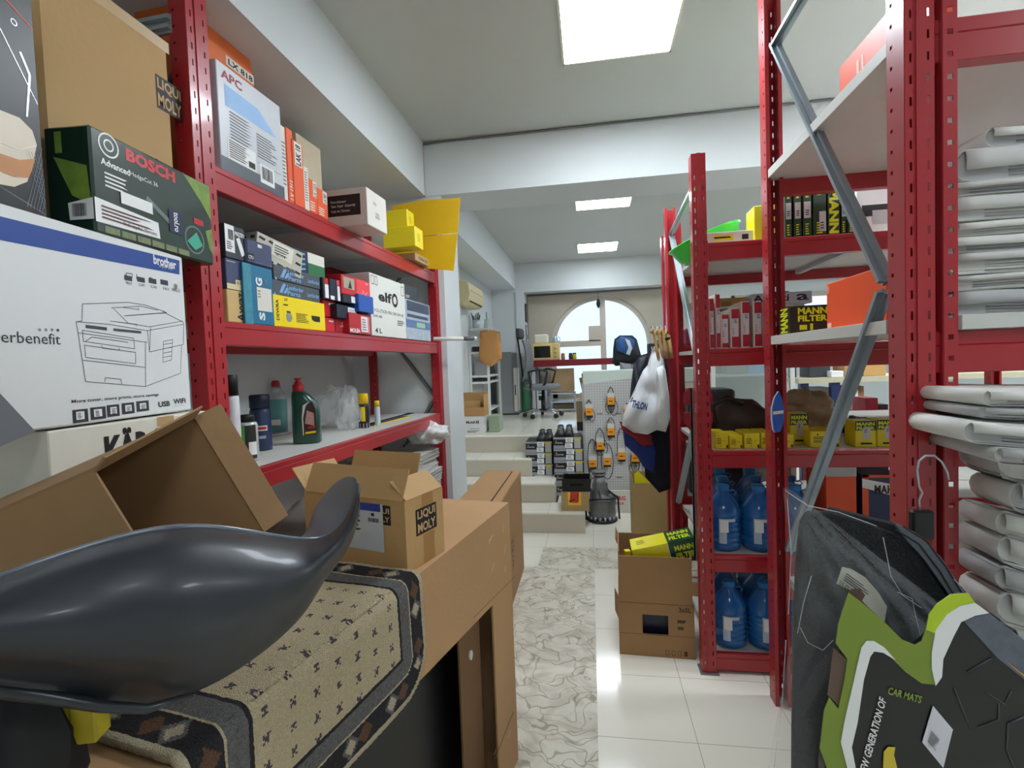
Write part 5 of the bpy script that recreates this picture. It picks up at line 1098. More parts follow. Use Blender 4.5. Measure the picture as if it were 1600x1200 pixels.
# bottles
BLU = M((28, 112, 190), .12, noise_amt=.04, coat=.4, alpha=.72); BLUC = M((36, 122, 196), .3)
pr0 = [(.062, 0), (.078, .012), (.080, .03)]
z = .03
for i in range(6): pr0 += [(.080, z+.004), (.0765, z+.011), (.0765, z+.014), (.080, z+.021)]; z += .025
pr0 += [(.080, .195), (.072, .215), (.050, .25), (.030, .272), (.026, .28), (.026, .292)]
def bottle(lab, grp, loc, first=[None]):
    t = thing('water_bottle', lab, 'bottle', loc, random.uniform(-.25, .25), grp)
    if first[0] is None:
        g = G(); vs = [(r, z_*1.0) for r, z_ in pr0]; g.lathe(vs, 28); b = g.build('body', BLU, t)
        c = G().lathe([(.029, .287), (.030, .29), (.030, .308), (.027, .312)], 20).build('cap', BLUC, t)
        def patch(a0, a1, z0, z1, nm, mt, r=.0815):
            P = [[V((math.cos(a0+(a1-a0)*k/6)*r, math.sin(a0+(a1-a0)*k/6)*r, zz)) for k in range(7)] for zz in (z0, z1)]; return G().sheet(P).build(nm, mt, t)
        l1 = patch(-112*D2R, -88*D2R, .045, .165, 'label', M((176, 196, 214), .4, noise_amt=.2, nscale=120)); l2 = patch(-88*D2R, -58*D2R, .150, .165, 'label', M((196, 208, 220), .4)); l3 = patch(-108*D2R, -82*D2R, .10, .16, 'sticker', WHITE, .083)
        hn = G().tube([(.03, 0, .282), (.05, 0, .287), (.062, 0, .274), (.05, 0, .262)], .003, 6).build('handle', BLUC, t)
        first[0] = [b, c, l1, l2, l3, hn]
    else:
        for p_ in first[0]: q_ = p_.copy(); COL.objects.link(q_); q_.parent = t
    return t
for lv, ups in ((3, 'upper'), (4, 'lower')):
    for j in range(3):
        for i in range(4 if j == 0 else 5):
            x = .645+.165*i-.02*(lv == 3) if j == 0 else .64+.165*i+.03*j
            y = 2.60+.19*j
            if lv == 3 and (i > 2 or x > 1.0): continue
            if j == 0: lab = 'blue labelled water bottle, front row of the %s shelf, %s' % (ups, ('leftmost', 'second from left', 'third from left', 'fourth from left')[i])
            else: lab = 'blue water bottle in the rows behind on the %s bottle shelf' % ups
            bottle(lab, 'blue water bottles on the %s shelf' % ups, (x, y, ZA[lv]))
# blue tag hanging from the tall post
t = thing('surf_tag', 'blue surfboard-shaped tag hanging on the tall post', 'tag', Py(1217, 640, 2.24))
tp = [(1217, 611), (1222, 622), (1225, 640), (1224, 660), (1220, 674), (1212, 676), (1209, 672), (1207, 655), (1207, 638), (1211, 621)]
polyprism('tag_body', [(a+(a-1216)*.15-1, b) for a, b in tp], 2.241, .006, M((200, 210, 230), .4), t, bev=.001); polyprism('tag_print', tp, 2.2395, .001, M((50, 92, 180), .4), t, bev=0)
polyprism('tag_text', [(1208, 643), (1224, 641), (1224, 646), (1208, 648)], 2.238, .001, OFFW, t, bev=0)
# ------------------------------------------------------------------ cartons at the foot of the rack
BRC = M((168, 130, 88), .75, noise_amt=.08, nscale=6, bump=.15)
P2_ = Plane((0, 2.62, 0), math.radians(-3))
s0, _ = P2_.sz(968, 1010); s1 = P2_.sz(1086, 1010)[0]; zt_ = P2_.sz(975, 868)[1]
wd = s1-s0; hh = .33; thb = P2_.th
z5 = P2_.sz(975, 940)[1]
t = thing('carton', 'lower brown 3x5L carton with a rectangular cut-out on the tiled floor', 'box', P2_.at(s0, .0005), thb)
k = .005; hb = z5-.0
g = G().box((0, 0, 0), (wd, k, hb*.42)).box((0, 0, hb*.78), (wd, k, hb)).box((0, 0, hb*.42), (wd*.32, k, hb*.78)).box((wd*.66, 0, hb*.42), (wd, k, hb*.78)).box((0, k, 0), (k, .33, hb)).box((wd-k, k, 0), (wd, .33, hb)).box((k, .325, 0), (wd-k, .33, hb)).box((k, k, 0), (wd-k, .325, k))
g.build('body', BRC, t)
G().box((k, .05, k), (wd-k, .3, hb*.8)).build('contents_or_dark_fill', M((34, 34, 60), .4, noise_amt=.4, nscale=30), t)
g = G(); marks(g, (0, 0, 0), (wd, 0, 0), (0, 0, hb), [('t', .80, .86, .96, .95, '3x5L', .03), ('lines', .78, .5, .9, .75, 2), ('l', [(.62, .05), (.66, .05), (.66, .14), (.62, .14), (.62, .05)], .006), ('l', [(.7, .05), (.74, .05), (.74, .14), (.7, .14), (.7, .05)], .006), ('l', [(.78, .05), (.82, .05), (.82, .14), (.78, .14), (.78, .05)], .006), ('r', .86, .05, .90, .14)]); g.build('lettering', M((80, 62, 40), .7), t)
g = G(); marks(g, (0, 0, 0), (wd, 0, 0), (0, 0, hb), [('r', 0, .405, 1, .415), ('r', 0, .985, 1, .995)]); g.build('fold_line', M((110, 82, 54), .8), t)
t = thing('open_carton', 'upper brown open carton holding a green and yellow MANN carton', 'box', P2_.at(s0+.005, hb+.001), thb); h2_ = zt_-hb-.002; w2_ = wd-.012
g = G().box((0, 0, 0), (w2_, k, h2_)).box((0, k, 0), (k, .3, h2_+.02)).box((w2_-k, k, 0), (w2_, .3, h2_)).box((k, .295, 0), (w2_-k, .3, h2_+.02)).box((k, k, 0), (w2_-k, .295, k)); g.build('body', BRC, t)
g = G(); slab(g, (w2_, 0, .05), (.09, -.01, -.0), (0, 0, .07), .004); g.build('flap', BRC, t, fixn=True); g = G(); slab(g, (-.0, .0, h2_*.1), (-.02, .1, .0), (0, 0, -.12), .004); g.build('flap', BRC, t, fixn=True)
g = G(); slab(g, (0.0, .3, h2_+.02), (.0, -.18, 0), (-.01, 0, .03), .004); g.build('flap', BRC, t, fixn=True)
pm = P2_.at(s0+.10, hb+h2_*.62, .03)
mb = carton('filter_carton', 'long yellow and green MANN FILTER carton lying slanted in the open brown carton', 'box', M((238, 226, 20), .42), pm, thb+.05, wd*.86, .16, .115, [
    ('green_end', M((20, 72, 44), .4), 'F', [('r', .58, 0, 1, 1)]), ('green_end', M((20, 72, 44), .4), 'T', [('r', .58, 0, 1, 1)], .0009), ('lettering', YT, 'F', [('t', .66, .56, .96, .80, 'MANN', .04), ('t', .66, .22, .98, .46, 'FILTER', .04)], .0015), ('lettering', YT, 'T', [('t', .62, .15, .96, .45, 'FILTER', .04), ('t', .62, .55, .96, .85, 'MANN', .04)], .0015), ('edge', OFFW, 'F', [('r', .565, 0, .58, 1)]), ('small_print', M((110, 100, 20), .5), 'T', [('lines', .1, .3, .25, .7, 3)])], tilt=(0, math.radians(-13)), seam=False)
carton('yellow_box', 'tiny yellow carton edge standing in the open brown carton', 'box', YS, P2_.at(s0+.045, hb+.006, .05), .3, .03, .03, h2_-.0, seam=False)
# tall open carton with yellow sheet
s_ = Plane((0, 4.2, 0), 0)
a0 = s_.sz(990, 800)[0]; a1 = s_.sz(1064, 800)[0]; tz = s_.sz(990, 755)[1]
t = thing('open_carton', 'tall empty brown carton with a yellow sheet inside, beside the belts board', 'box', (a0, 4.2, .0005), 0); w_, h_ = a1-a0, tz; OLV = M((170, 146, 96), .7, noise_amt=.04)
g = G().box((0, 0, 0), (w_, k, h_)).box((0, k, 0), (k, .36, h_+.02)).box((w_-k, k, 0), (w_, .36, h_+.02)).box((k, .355, 0), (w_-k, .36, h_+.02)).box((k, k, 0), (w_-k, .355, k)); g.build('body', OLV, t)
tag(G().prism([(0.02, -.08), (.15, -.02), (.05, .085), (.02, .06)], 0, .01).build('yellow_sheet', M((240, 232, 30), .4), None, (a0+.0, 4.26, h_+.0), .0), 'crumpled yellow sheet poking out of the tall empty carton', 'sheet')
# ------------------------------------------------------------------ odds between the posts: red brackets, grey profile, trolley
t = thing('bracket_set', 'two red rounded plate brackets clipped behind the left post of the bottle rack', 'bracket', Py(1090, 640, 2.60))
for y0 in (606, 644):
    polyprism('plate', [(1068, y0+26), (1068, y0+10), (1076, y0), (1104, y0), (1114, y0+10), (1114, y0+26)] if y0 == 606 else [(1068, y0), (1114, y0), (1114, y0+16), (1104, y0+28), (1078, y0+28), (1070, y0+18)], 2.60, .004, M((158, 26, 42), .35), t, bev=.001)
t = thing('steel_profile', 'grey steel profile standing against the left post of the bottle rack', 'profile', (.515, 2.56, .52))
G().box((-.035, 0, 0), (-.006, .02, .85)).box((-.035, 0, 0), (-.031, .03, .85)).build('profile', M((140, 132, 128), .4, .5), t)
# ------------------------------------------------------------------ pegboard with belts, counter
PY = 5.20
t = thing('pegboard', 'pale grey perforated pegboard panel carrying drive belts beside the steps', 'pegboard', (-.072, PY, 0))
PGM = bpy.data.materials.new('peg_panel'); PGM.use_nodes = True; nt = PGM.node_tree; b = nt.nodes['Principled BSDF']
tc = nt.nodes.new('ShaderNodeTexCoord'); vo = nt.nodes.new('ShaderNodeTexVoronoi'); vo.inputs['Randomness'].default_value = 0; vo.inputs['Scale'].default_value = 38
nt.links.new(tc.outputs['Object'], vo.inputs['Vector']); cr = nt.nodes.new('ShaderNodeValToRGB'); e = cr.color_ramp.elements; e[0].position = .14; e[0].color = (*lin((120, 120, 116)), 1); e[1].position = .18; e[1].color = (*lin((206, 206, 202)), 1)
nt.links.new(vo.outputs['Distance'], cr.inputs[0]); nt.links.new(cr.outputs[0], b.inputs['Base Color']); b.inputs['Roughness'].default_value = .5
G().prism([(0, .12), (.95, .12), (.95, 1.385), (0, 1.285)], 0, .02).build('panel', PGM, t); G().box((0.0, -.008, .10), (.95, .0, .12)).box((-.02, -.01, .0), (-.001, .03, 1.3)).build('frame', M((176, 178, 176), .4), t)
g = G()
for z in (.33, .56, .98):
    for x in (.12, .30, .5): g.box((x, -.003, z), (x+.06, -.0005, z+.006))
g.build('slots', INK, t)
CNT = M((214, 226, 214), .35)
t = thing('counter', 'pale green-white counter with deep top above the pegboard', 'counter', (-.08, 5.24, 0))
G().box((0, 0, 1.28), (1.2, .42, 1.42)).build('top', CNT, t, bevel=.003); G().box((0.02, .02, .741), (1.18, .40, 1.279)).build('body', OFFW, t)
def belt(px, py, hgt, wd, card0, lab, th=.004, twist=False, c2=False, y=PY-.02):
    """hangs from pixel px,py; hgt, wd in metres; card0 = z offset of the card below the hook"""
    p = Py(px, py, y); t = thing('drive_belt', lab, 'belt', p, 0, 'drive belts on the pegboard'); N = 24; pts = []
    for i in range(N):
        a = 2*math.pi*i/N; s = math.sin(a); x = wd/2*math.cos(a)*(1-.35*(math.cos(a/1)**0)*(0 if not twist else abs(s)**2)); z = -hgt/2+hgt/2*s
        pts.append((x, -.006+.004*math.cos(2*a), z))
    G().tube(pts, th, 6, closed=True).build('belt', M((22, 22, 24), .6), t)
    if twist:
        q = [(wd*.75*math.cos(2*math.pi*i/N)*(.6)+wd*.35, -.012, -hgt*.8+hgt*.3*math.sin(2*math.pi*i/N)) for i in range(N)]
        G().tube(q, th*.8, 6, closed=True).build('belt_loop', M((22, 22, 24), .6), t)
        q = [(wd*.65*math.cos(2*math.pi*i/N)*(.6)-wd*.3, -.010, -hgt*.78+hgt*.22*math.sin(2*math.pi*i/N)) for i in range(N)]
        G().tube(q, th*.8, 6, closed=True).build('belt_loop', M((22, 22, 24), .6), t)
    G().box((-.036, -.020, card0-.085), (.036, -.017, card0-.012)).build('card', M((244, 160, 30), .5), t)
    G().box((-.036, -.0205, card0-.012), (.036, -.0165, card0+.032)).build('card_label', OFFW, t)
    G().box((-.036, -.0205, card0-.105), (.036, -.0165, card0-.085)).build('card_foot', INK, t)
    g = G(); marks(g, (-.036, -.0205, card0-.08), (.072, 0, 0), (0, 0, .06), [('lines', .2, .3, .8, .7, 1)]); g.build('print', M((120, 60, 20), .5), t)
    for x in (-.012, .012): pass
    G().tube([(-.012, .016, .0), (-.012, -.035, .004), (-.012, -.04, .018)], .0022, 5).tube([(.012, .016, .0), (.012, -.035, .004), (.012, -.04, .018)], .0022, 5).build('hook', STEEL, t)
belt(920, 625, .20, .07, -.07, 'drive belt hung highest at the left edge of the pegboard', twist=True)
belt(954, 605, .26, .08, -.09, 'drive belt in a folded loop, top row centre of the pegboard', twist=True)
belt(954, 653, .19, .08, -.09, 'drive belt right under the top centre one')
belt(937, 669, .24, .09, -.13, 'drive belt in the middle of the pegboard with double loop', twist=True)
belt(925, 686, .40, .10, -.20, 'long drive belt low at the left of the pegboard')
belt(948, 693, .36, .12, -.13, 'long drive belt low in the centre, hanging behind the gearbox')
belt(970, 669, .34, .08, -.23, 'narrow drive belt right of centre with low orange card')
belt(992, 700, .26, .09, -.05, 'drive belt at the right edge partly behind the blue jacket', twist=True)
belt(980, 630, .16, .07, -.04, 'drive belt mostly hidden behind the white bag')
# ------------------------------------------------------------------ shoe cartons
SHB = M((30, 30, 33), .5); SHG = M((150, 152, 156), .5)
def shoebox(px0, px1, pyb, z, yy, lab, hh=.115, dp=.30, rot=0):
    a = Py(px0, pyb, yy).x; b = Py(px1, pyb, yy).x
    return carton('shoe_box', lab, 'box', SHB, (a, yy, z), rot, b-a, dp, hh, [('lid_band', SHG, 'F', [('r', 0, .82, 1, .995), ('p', [(0, .0), (.7, .0), (.66, .28), (0, .3)])]), ('label', WHITE, 'F', [('r', .44, .55, .70, .96), ('r', .42, .10, .68, .48)], .0013), ('corner_label', M((172, 172, 168), .5), 'F', [('r', .74, .04, .97, .74)], .0013), ('corner_label_top', M((206, 190, 70), .5), 'F', [('r', .74, .74, .97, .98)], .0013), ('lettering', OFFW, 'F', [('t', .06, .46, .34, .56, 'STARTER', .02), ('ring', .10, .66, .02, .012)], .0012), ('print', GREY, 'F', [('lines', .48, .6, .66, .9, 2), ('lines', .46, .16, .64, .42, 2)], .0018)], 'shoe boxes stacked on the steps', seam=False)
pos = ('bottom', 'middle', 'top')
for i in range(3): shoebox(823, 864, 742, .3705+.117*i, 5.13, 'black shoe box with grey lid band, %s of the left stack on the steps' % pos[i])
for i in range(5): shoebox(866+(i in (0, 1))*1, 912-(i == 4)*2, 735, .1855+.118*i+.0, 5.04, 'black shoe box in the right stack on the steps, %s' % ('at the very bottom', 'second from the bottom', 'third up behind the black tray', 'second from the top', 'top one under the black shoes')[i], .116)
# shoes
def shoe(c, yaw, lab, L=.27, laces=False):
    t = thing('shoe', lab, 'shoe', c, yaw, 'black work shoes on the shoe boxes')
    secs = [(-L/2, .030, .075, .0), (-L*.42, .038, .085, 0), (-L*.25, .040, .088, 0), (-L*.05, .040, .072, 0), (L*.15, .046, .056, 0), (L*.32, .048, .048, 0), (L*.44, .038, .040, 0), (L*.5, .018, .026, 0)]
    P = []
    for (y, hw, hh, _) in secs:
        P.append([V((hw*math.cos(a), -y, .02+max(0, math.sin(a))*(hh-.02)*(1 if abs(math.cos(a)) < .99 else 1))) for a in [math.pi*k/10 for k in range(11)]])
    G().sheet(P).build('upper', M((28, 28, 30), .5), t, solid=.003)
    g = G(); pl_ = [(y, hw) for (y, hw, _, _) in secs]; poly = [(hw+.003, -y) for y, hw in pl_]+[(-hw-.003, -y) for y, hw in pl_[::-1]]
    m = len(poly); g.add([(x, y, 0) for x, y in poly]+[(x, y, .022) for x, y in poly], [tuple(range(m)), tuple(range(m, 2*m))[::-1]]+[(i, (i+1) % m, (i+1) % m+m, i+m) for i in range(m)]); g.build('sole', M((20, 20, 22), .6), t, fixn=True)
    g = G()
    for k in range(4): g.tube([(-.02, -.0-.02*k, .074-.006*k), (0, -.004-.02*k, .08-.006*k), (.02, -.02*k, .074-.006*k)], .003, 5)
    g.build('laces', M((70, 70, 74), .6) if not laces else M((170, 170, 170), .6), t)
    G().tube([(-.026, .07, .082), (-.02, .125, .086), (0, .134, .088), (.02, .125, .086), (.026, .07, .082)], .006, 6).build('collar', M((48, 48, 52), .6), t)
zt5 = .3705+.117*3
for x, lab in ((847, 'left clog-like black shoe of the pair on the lower stack'), (858, 'right clog-like black shoe of the pair on the lower stack')): p = Py(x, 700, 5.26); shoe((p.x, 5.26, zt5), 0, lab, .25)
zt6 = .1855+.118*5
for x, lab in ((876, 'left black lace-up shoe of the pair on the taller stack'), (889.5, 'right black lace-up shoe of the pair on the taller stack')): p = Py(x, 690, 5.18); shoe((p.x, 5.19, zt6), 0, lab, .27, True)
# carton with yellow/red label and black tray on it
a = Py(878, 775, 4.62).x; b = Py(920, 775, 4.62).x
bq = carton('carton', 'brown carton with a yellow and red printed label on the first step', 'box', M((168, 142, 96), .7), (a, 4.52, .186), 0, b-a, .28, .17, [('label', M((246, 186, 30), .5), 'F', [('r', .24, .3, .72, 1)]), ('label_red', M((190, 54, 40), .5), 'F', [('p', [(.3, .45), (.6, .42), (.66, 1), (.34, 1)])], .0013), ('label_dark', INK, 'F', [('l', [(.28, .5), (.5, .62)], .04), ('r', .6, .5, .63, .9)], .0018)])
t = thing('plastic_tray', 'black plastic tray with handle cut-out on the labelled brown carton', 'tray', (a+.01, 4.53, .357))
G().prism([(0, .0), (.25, 0), (.262, .115), (-.0, .115)], 0, .004).build('front', BLACK, t)
G().box((.0, .005, 0), (.008, .25, .11)).box((.245, .005, 0), (.253, .25, .11)).box((.009, .242, 0), (.244, .25, .11)).box((.009, .005, 0), (.244, .241, .006)).build('walls', BLACK, t)
G().box((.07, -.002, .05), (.19, -.0005, .075)).build('handle_slot', M((6, 6, 6), .9), t)
# ------------------------------------------------------------------ gearbox on the floor
p = Pz(941, 808, 0); t = thing('gearbox', 'grey cast metal gearbox standing upright on the tiled floor by the steps', 'gearbox', (p.x, 4.86, .0))
CAST = M((120, 122, 124), .45, .6, noise_amt=.25, nscale=30, bump=.4)
g = loft(G(), [(0, 0, .03, .12, .11), (0, 0, .06, .125, .12), (.0, 0, .17, .125, .12), (.01, 0, .215, .11, .10), (-.01, 0, .25, .082, .08), (-.02, 0, .27, .07, .07), (-.02, 0, .35, .066, .066), (-.02, 0, .37, .055, .055), (-.02, 0, .43, .05, .05)], 24, p=2.8); g.build('housing', CAST, t)
g = G()
for k in range(7): a = 2*math.pi*k/7+.2; g.bar((.120*math.cos(a), .115*math.sin(a), .05), (.07*math.cos(a)-.02, .07*math.sin(a), .30), .014, .03)
g.bar((-.02, -.07, .28), (-.02, -.07, .42), .03, .02).bar((.04, -.02, .26), (.03, -.01, .36), .03, .04).box((.06, -.07, .17), (.13, .0, .24)).box((-.13, -.08, .10), (-.08, -.02, .19))
g.build('ribs', CAST, t)
G().lathe([(.05, .43), (.066, .435), (.066, .448), (.045, .452), (.045, .462), (.07, .465), (.07, .475), (.03, .48)], 20, (-.02, 0, 0)).build('flange', DSTEEL, t)
g = G().tube([(-.15, -.06, .02), (-.155, -.06, .20), (-.06, -.135, .235), (.08, -.13, .235), (.15, -.03, .22), (.16, -.02, .02)], .009, 8).tube([(.06, -.06, .30), (.12, -.05, .25), (.15, -.03, .23)], .010, 8); g.build('bracket', BLACK, t)
G().lathe([(.14, 0), (.145, .01), (.14, .03), (.12, .035)], 24).build('base_ring', M((46, 46, 48), .5, .4), t)
g = G(); 
for k in range(8): a = -math.pi*.9+math.pi*.8*k/7; g.lathe([(.012, .03), (.012, .055), (.006, .06)], 8, (.128*math.cos(a), .128*math.sin(a), 0))
g.build('bolts', STEEL, t)
# step riser sign behind (white with red letters)
t = thing('floor_sign', 'low white board with red lettering on the floor right of the gearbox', 'sign', Py(965, 803, 5.15))
pA = Py(955, 800, 5.15); t.location = (pA.x, 5.10, .001)
G().box((0, 0, 0), (.42, .03, .22)).build('board', OFFW, t); g = G(); marks(g, (0, 0, 0), (.42, 0, 0), (0, 0, .22), [('t', .02, .56, .34, .76, 'IL. MUG', .04), ('t', .1, .36, .3, .50, 'SOLA', .04), ('t', .45, .5, .6, .8, 'U', .04)]); g.build('lettering', M((220, 60, 60), .5), t)
# ------------------------------------------------------------------ clothes and bag by the rack
def puff(name, label, cat, px, y, th, mat, seed=0, n=7, parent=None, wr=.012, cen=None):
    """soft thing with the outline px (pixels) at distance y, thickness th"""
    cx_ = sum(a for a, _ in px)/len(px); cy_ = sum(b for _, b in px)/len(px)
    if cen: cx_, cy_ = cen
    m = len(px); dens = []
    for i in range(m):
        a, b = px[i], px[(i+1) % m]
        for k in range(3): dens.append((a[0]+(b[0]-a[0])*k/3, a[1]+(b[1]-a[1])*k/3))
    m = len(dens); o = Py(cx_, cy_, y); g = G(); rings = []
    if parent: o = V(parent.location)
    for side in (-1, 1):
        for r in range(n+1) if side == -1 else range(n, -1, -1):
            f = r/n; row = []
            for (a, b) in dens:
                x = cx_+(a-cx_)*f; yy = cy_+(b-cy_)*f; d = math.sqrt(max(0, 1-f**2.6))*th/2
                w_ = wr*noise.noise(V((x*.05, yy*.03, seed)))*(1.5-f*.7)+wr*.6*abs(noise.noise(V((x*.12, yy*.05, seed+4))))
                row.append(Py(x, yy, y+side*d+w_*(1 if side < 0 else .3))-o)
            row.append(row[0].copy()); rings.append(row)
    g.sheet(rings); ob = g.build(name, mat, parent, None if parent else o, fixn=True)
    return tag(ob, label, cat) if not parent else ob
CW = 3.30
NVC = M((18, 22, 36), .8, noise_amt=.2, bump=.3); 
puff('dark_jacket', 'dark navy jacket hanging behind the white carrier bag', 'jacket', [(1010, 570), (1040, 560), (1052, 600), (1056, 700), (1058, 760), (1030, 770), (1008, 745), (1004, 680), (1000, 620)], CW+.12, .1, NVC, 2)
puff('blue_jacket', 'royal blue garment with dark red panel hanging below the white bag', 'jacket', [(972, 665), (1000, 668), (1018, 680), (1024, 705), (1022, 740), (1006, 730), (994, 712), (976, 695)], CW+.04, .07, M((28, 50, 130), .7, noise_amt=.1, bump=.3), 3)
puff('red_cloth', 'dark red cloth panel just under the hem of the white bag', 'cloth', [(968, 658), (985, 664), (1016, 672), (1020, 695), (1004, 698), (990, 684), (972, 672)], CW-.01, .045, M((140, 24, 30), .7, bump=.3), 4)
wb = puff('carrier_bag', 'white carrier bag with blue THLON lettering hanging from the coat hooks', 'bag', [(1018, 548), (1028, 542), (1036, 556), (1040, 580), (1046, 620), (1047, 655), (1040, 675), (1026, 672), (1012, 679), (990, 676), (972, 664), (974, 648), (984, 625), (996, 598), (1004, 580), (1012, 570)], CW-.06, .12, M((226, 230, 234), .5, noise_amt=.02, bump=.15, bscale=20), 6, wr=.02)
g = G(); o = Py(985, 636, CW-.135)-wb.location; U = Py(1010, 642, CW-.135)-wb.location-o; W6 = Py(988, 622, CW-.135)-wb.location-o; marks(g, o, U, W6, [('t', 0.05, 0, 1, .85, 'THLON', .04), ('l', [(-.05, .5), (.02, 1.1)], .06)], .001); g.build('lettering', M((44, 60, 120), .5), wb)
puff('white_sack', 'slim white sack hanging against the right side of the carrier bag', 'bag', [(1026, 575), (1036, 570), (1043, 600), (1047, 650), (1041, 674), (1030, 672), (1024, 655), (1026, 620)], CW-.12, .08, M((216, 218, 216), .5, noise_amt=.02), 9, wr=.02)
cp = puff('dark_cap_bag', 'black and navy backpack hanging left of the white bag', 'backpack', [(990, 570), (998, 556), (1012, 552), (1014, 568), (1006, 590), (998, 612), (992, 636), (984, 625), (986, 600)], CW+.02, .1, M((26, 30, 46), .6, bump=.3), 11)
puff('strap', None, None, [(989, 568), (993, 566), (998, 596), (994, 600)], CW-.05, .01, M((70, 72, 80), .5), 1, parent=cp)
# coat hooks / wooden hangers
for i, x in enumerate((1020, 1027, 1034, 1041)):
    p = Py(x, 530, CW-.10+i*.03); t = thing('wooden_hanger', 'light wooden coat hanger, %s of the four on the rack post' % ('farthest left', 'second from left', 'second from right', 'farthest right')[i], 'hanger', p, 0, 'wooden hangers on the rack post')
    G().tube([(-.012, 0, .04-.01*i), (.0, -.01, .06), (.012, 0, .02), (.022, 0, -.06), (.03, 0, -.12)], .0095, 8, flat=1.4).build('arm', M((200, 160, 100), .45, noise_amt=.1), t)
    G().tube([(.0, 0, .06), (0, .03, .085), (0, .08, .075)], .003, 6).build('hook', STEEL, t)
t = thing('coat_rail', 'dark rail beside the rack post that carries the hangers and bags', 'rail', (.47, 3.25, 1.64)); G().tube([(0, -.1, 0), (0, .42, 0)], .009, 8).build('bar', BLACK, t); G().box((-.01, .26, -.02), (.09, .29, .02)).build('mount', BLACK, t)
# behind the counter: chair with backpack, black box
puff('backpack', 'blue and black sports backpack on the chair behind the counter', 'backpack', [(960, 530), (968, 524), (988, 524), (995, 530), (1002, 556), (998, 566), (985, 570), (962, 572), (957, 568), (958, 545)], 5.86, .16, M((20, 22, 30), .6, bump=.3), 13)
bk = COL.objects['backpack']
puff('blue_panel', None, None, [(962, 533), (970, 526), (984, 526), (992, 532), (990, 546), (978, 554), (964, 548)], 5.76, .04, M((30, 80, 140), .55), 1, parent=bk); puff('strap', None, None, [(976, 528), (984, 532), (988, 544), (984, 555), (978, 553), (982, 544)], 5.73, .02, M((190, 196, 204), .5), 2, parent=bk)
t = thing('swivel_chair', 'swivel chair behind the counter with black and white backrest under the backpack', 'chair', (Py(978, 580, 5.95).x, 5.98, .741))
puff('backrest', None, None, [(968, 566), (986, 568), (990, 578), (984, 596), (970, 596)], 5.80, .10, M((150, 150, 150), .6, noise_amt=.5, nscale=40), 5, parent=t)
G().box((-.2, -.2, .42), (.2, .15, .48)).build('seat', BLACK, t, bevel=.02); G().tube([(0, 0, .05), (0, 0, .42)], .03, 10).build('post', BLACK, t); G().tube([(0, -.19, .45), (0, -.24, .55), (0, -.16, .75)], .02, 8).build('spine', BLACK, t)
G().lathe([(.22, 0), (.22, .02), (.05, .05)], 24).build('base', BLACK, t)
p = Py(1007, 558, 5.9); carton('dark_box', 'black carton with LEADING EDGE lettering standing on the counter by the clothes', 'box', BLACK, (p.x, 5.45, 1.421), 0, .44, .18, .26, [('lettering', OFFW, 'F', [('t', .06, .76, .5, .88, 'LEADING', .03), ('t', .06, .62, .42, .74, 'EDGE BODY', .03)]), ('round_mark', M((150, 130, 50), .5), 'F', [('ring', .2, .35, .07, .03)])], seam=False)
# ------------------------------------------------------------------ desk by the window, microwave, chair
t = thing('desk', 'dark red desk top with cross rail under the arched window', 'desk', (-.95, 7.95, .741))
G().box((0, 0, .72), (1.75, .62, .82)).build('top', M((128, 24, 40), .4), t, bevel=.004)
for x in (.03, 1.62): G().box((x, .04, 0), (x+.05, .09, .72)).build('leg', GREYW, t)
for x in (.03, 1.62): G().box((x, .52, 0), (x+.05, .57, .72)).build('leg', GREYW, t)
p = Py(836, 561, 8.0); t = thing('microwave', 'cream microwave oven with black door standing on the red desk', 'microwave', (-.905, 8.02, 1.562))
MWM = M((226, 200, 128), .4); G().box((0, 0, 0), (.43, .32, .265)).build('body', MWM, t, bevel=.008)
G().box((.03, -.008, .04), (.29, -.001, .225)).build('door', M((24, 22, 20), .15), t, bevel=.003); G().box((.015, -.004, .02), (.31, -.0005, .245)).build('door_frame', M((238, 214, 148), .4), t)
for z in (.19, .125, .06): G().lathe([(.02, 0), (.02, .014), (.012, .016)], 14, (0, 0, 0), T=Matrix.Translation((.37, -.001, z)) @ Matrix.Rotation(math.pi/2, 4, 'X')).build('knob', M((190, 166, 100), .4), t)
carton('white_appliance', 'white bread box sitting on top of the microwave', 'appliance', M((224, 222, 206), .4), (-.875, 8.08, 1.828), 0, .22, .2, .15, bevel=.02, seam=False)
t = thing('kettle', 'silver and white kettle beside the bread box on the microwave', 'kettle', (-.545, 8.14, 1.828)); G().lathe([(.05, 0), (.055, .01), (.045, .08), (.03, .11), (.01, .115)], 18).build('body', STEEL, t); G().tube([(.045, 0, .1), (.08, 0, .09), (.08, 0, .04), (.05, 0, .02)], .006, 6).build('handle', BLACK, t)
for x, c_, lab in ((-.34, (176, 120, 60), 'small brown jar on the red desk next to the microwave'), (-.22, (40, 40, 36), 'small dark jar in the middle of the red desk'), (-.16, (206, 190, 40), 'small yellow jar on the red desk')):
    t = thing('jar', lab, 'jar', (x-.08, 8.05, 1.562)); G().lathe([(.03, 0), (.032, .01), (.032, .07), (.026, .08)], 14).build('glass', M(c_, .3), t); G().lathe([(.028, .08), (.028, .1), (.0, .1)], 14).build('lid', REDB if c_[0] > 170 and c_[1] < 150 else BLACK, t)
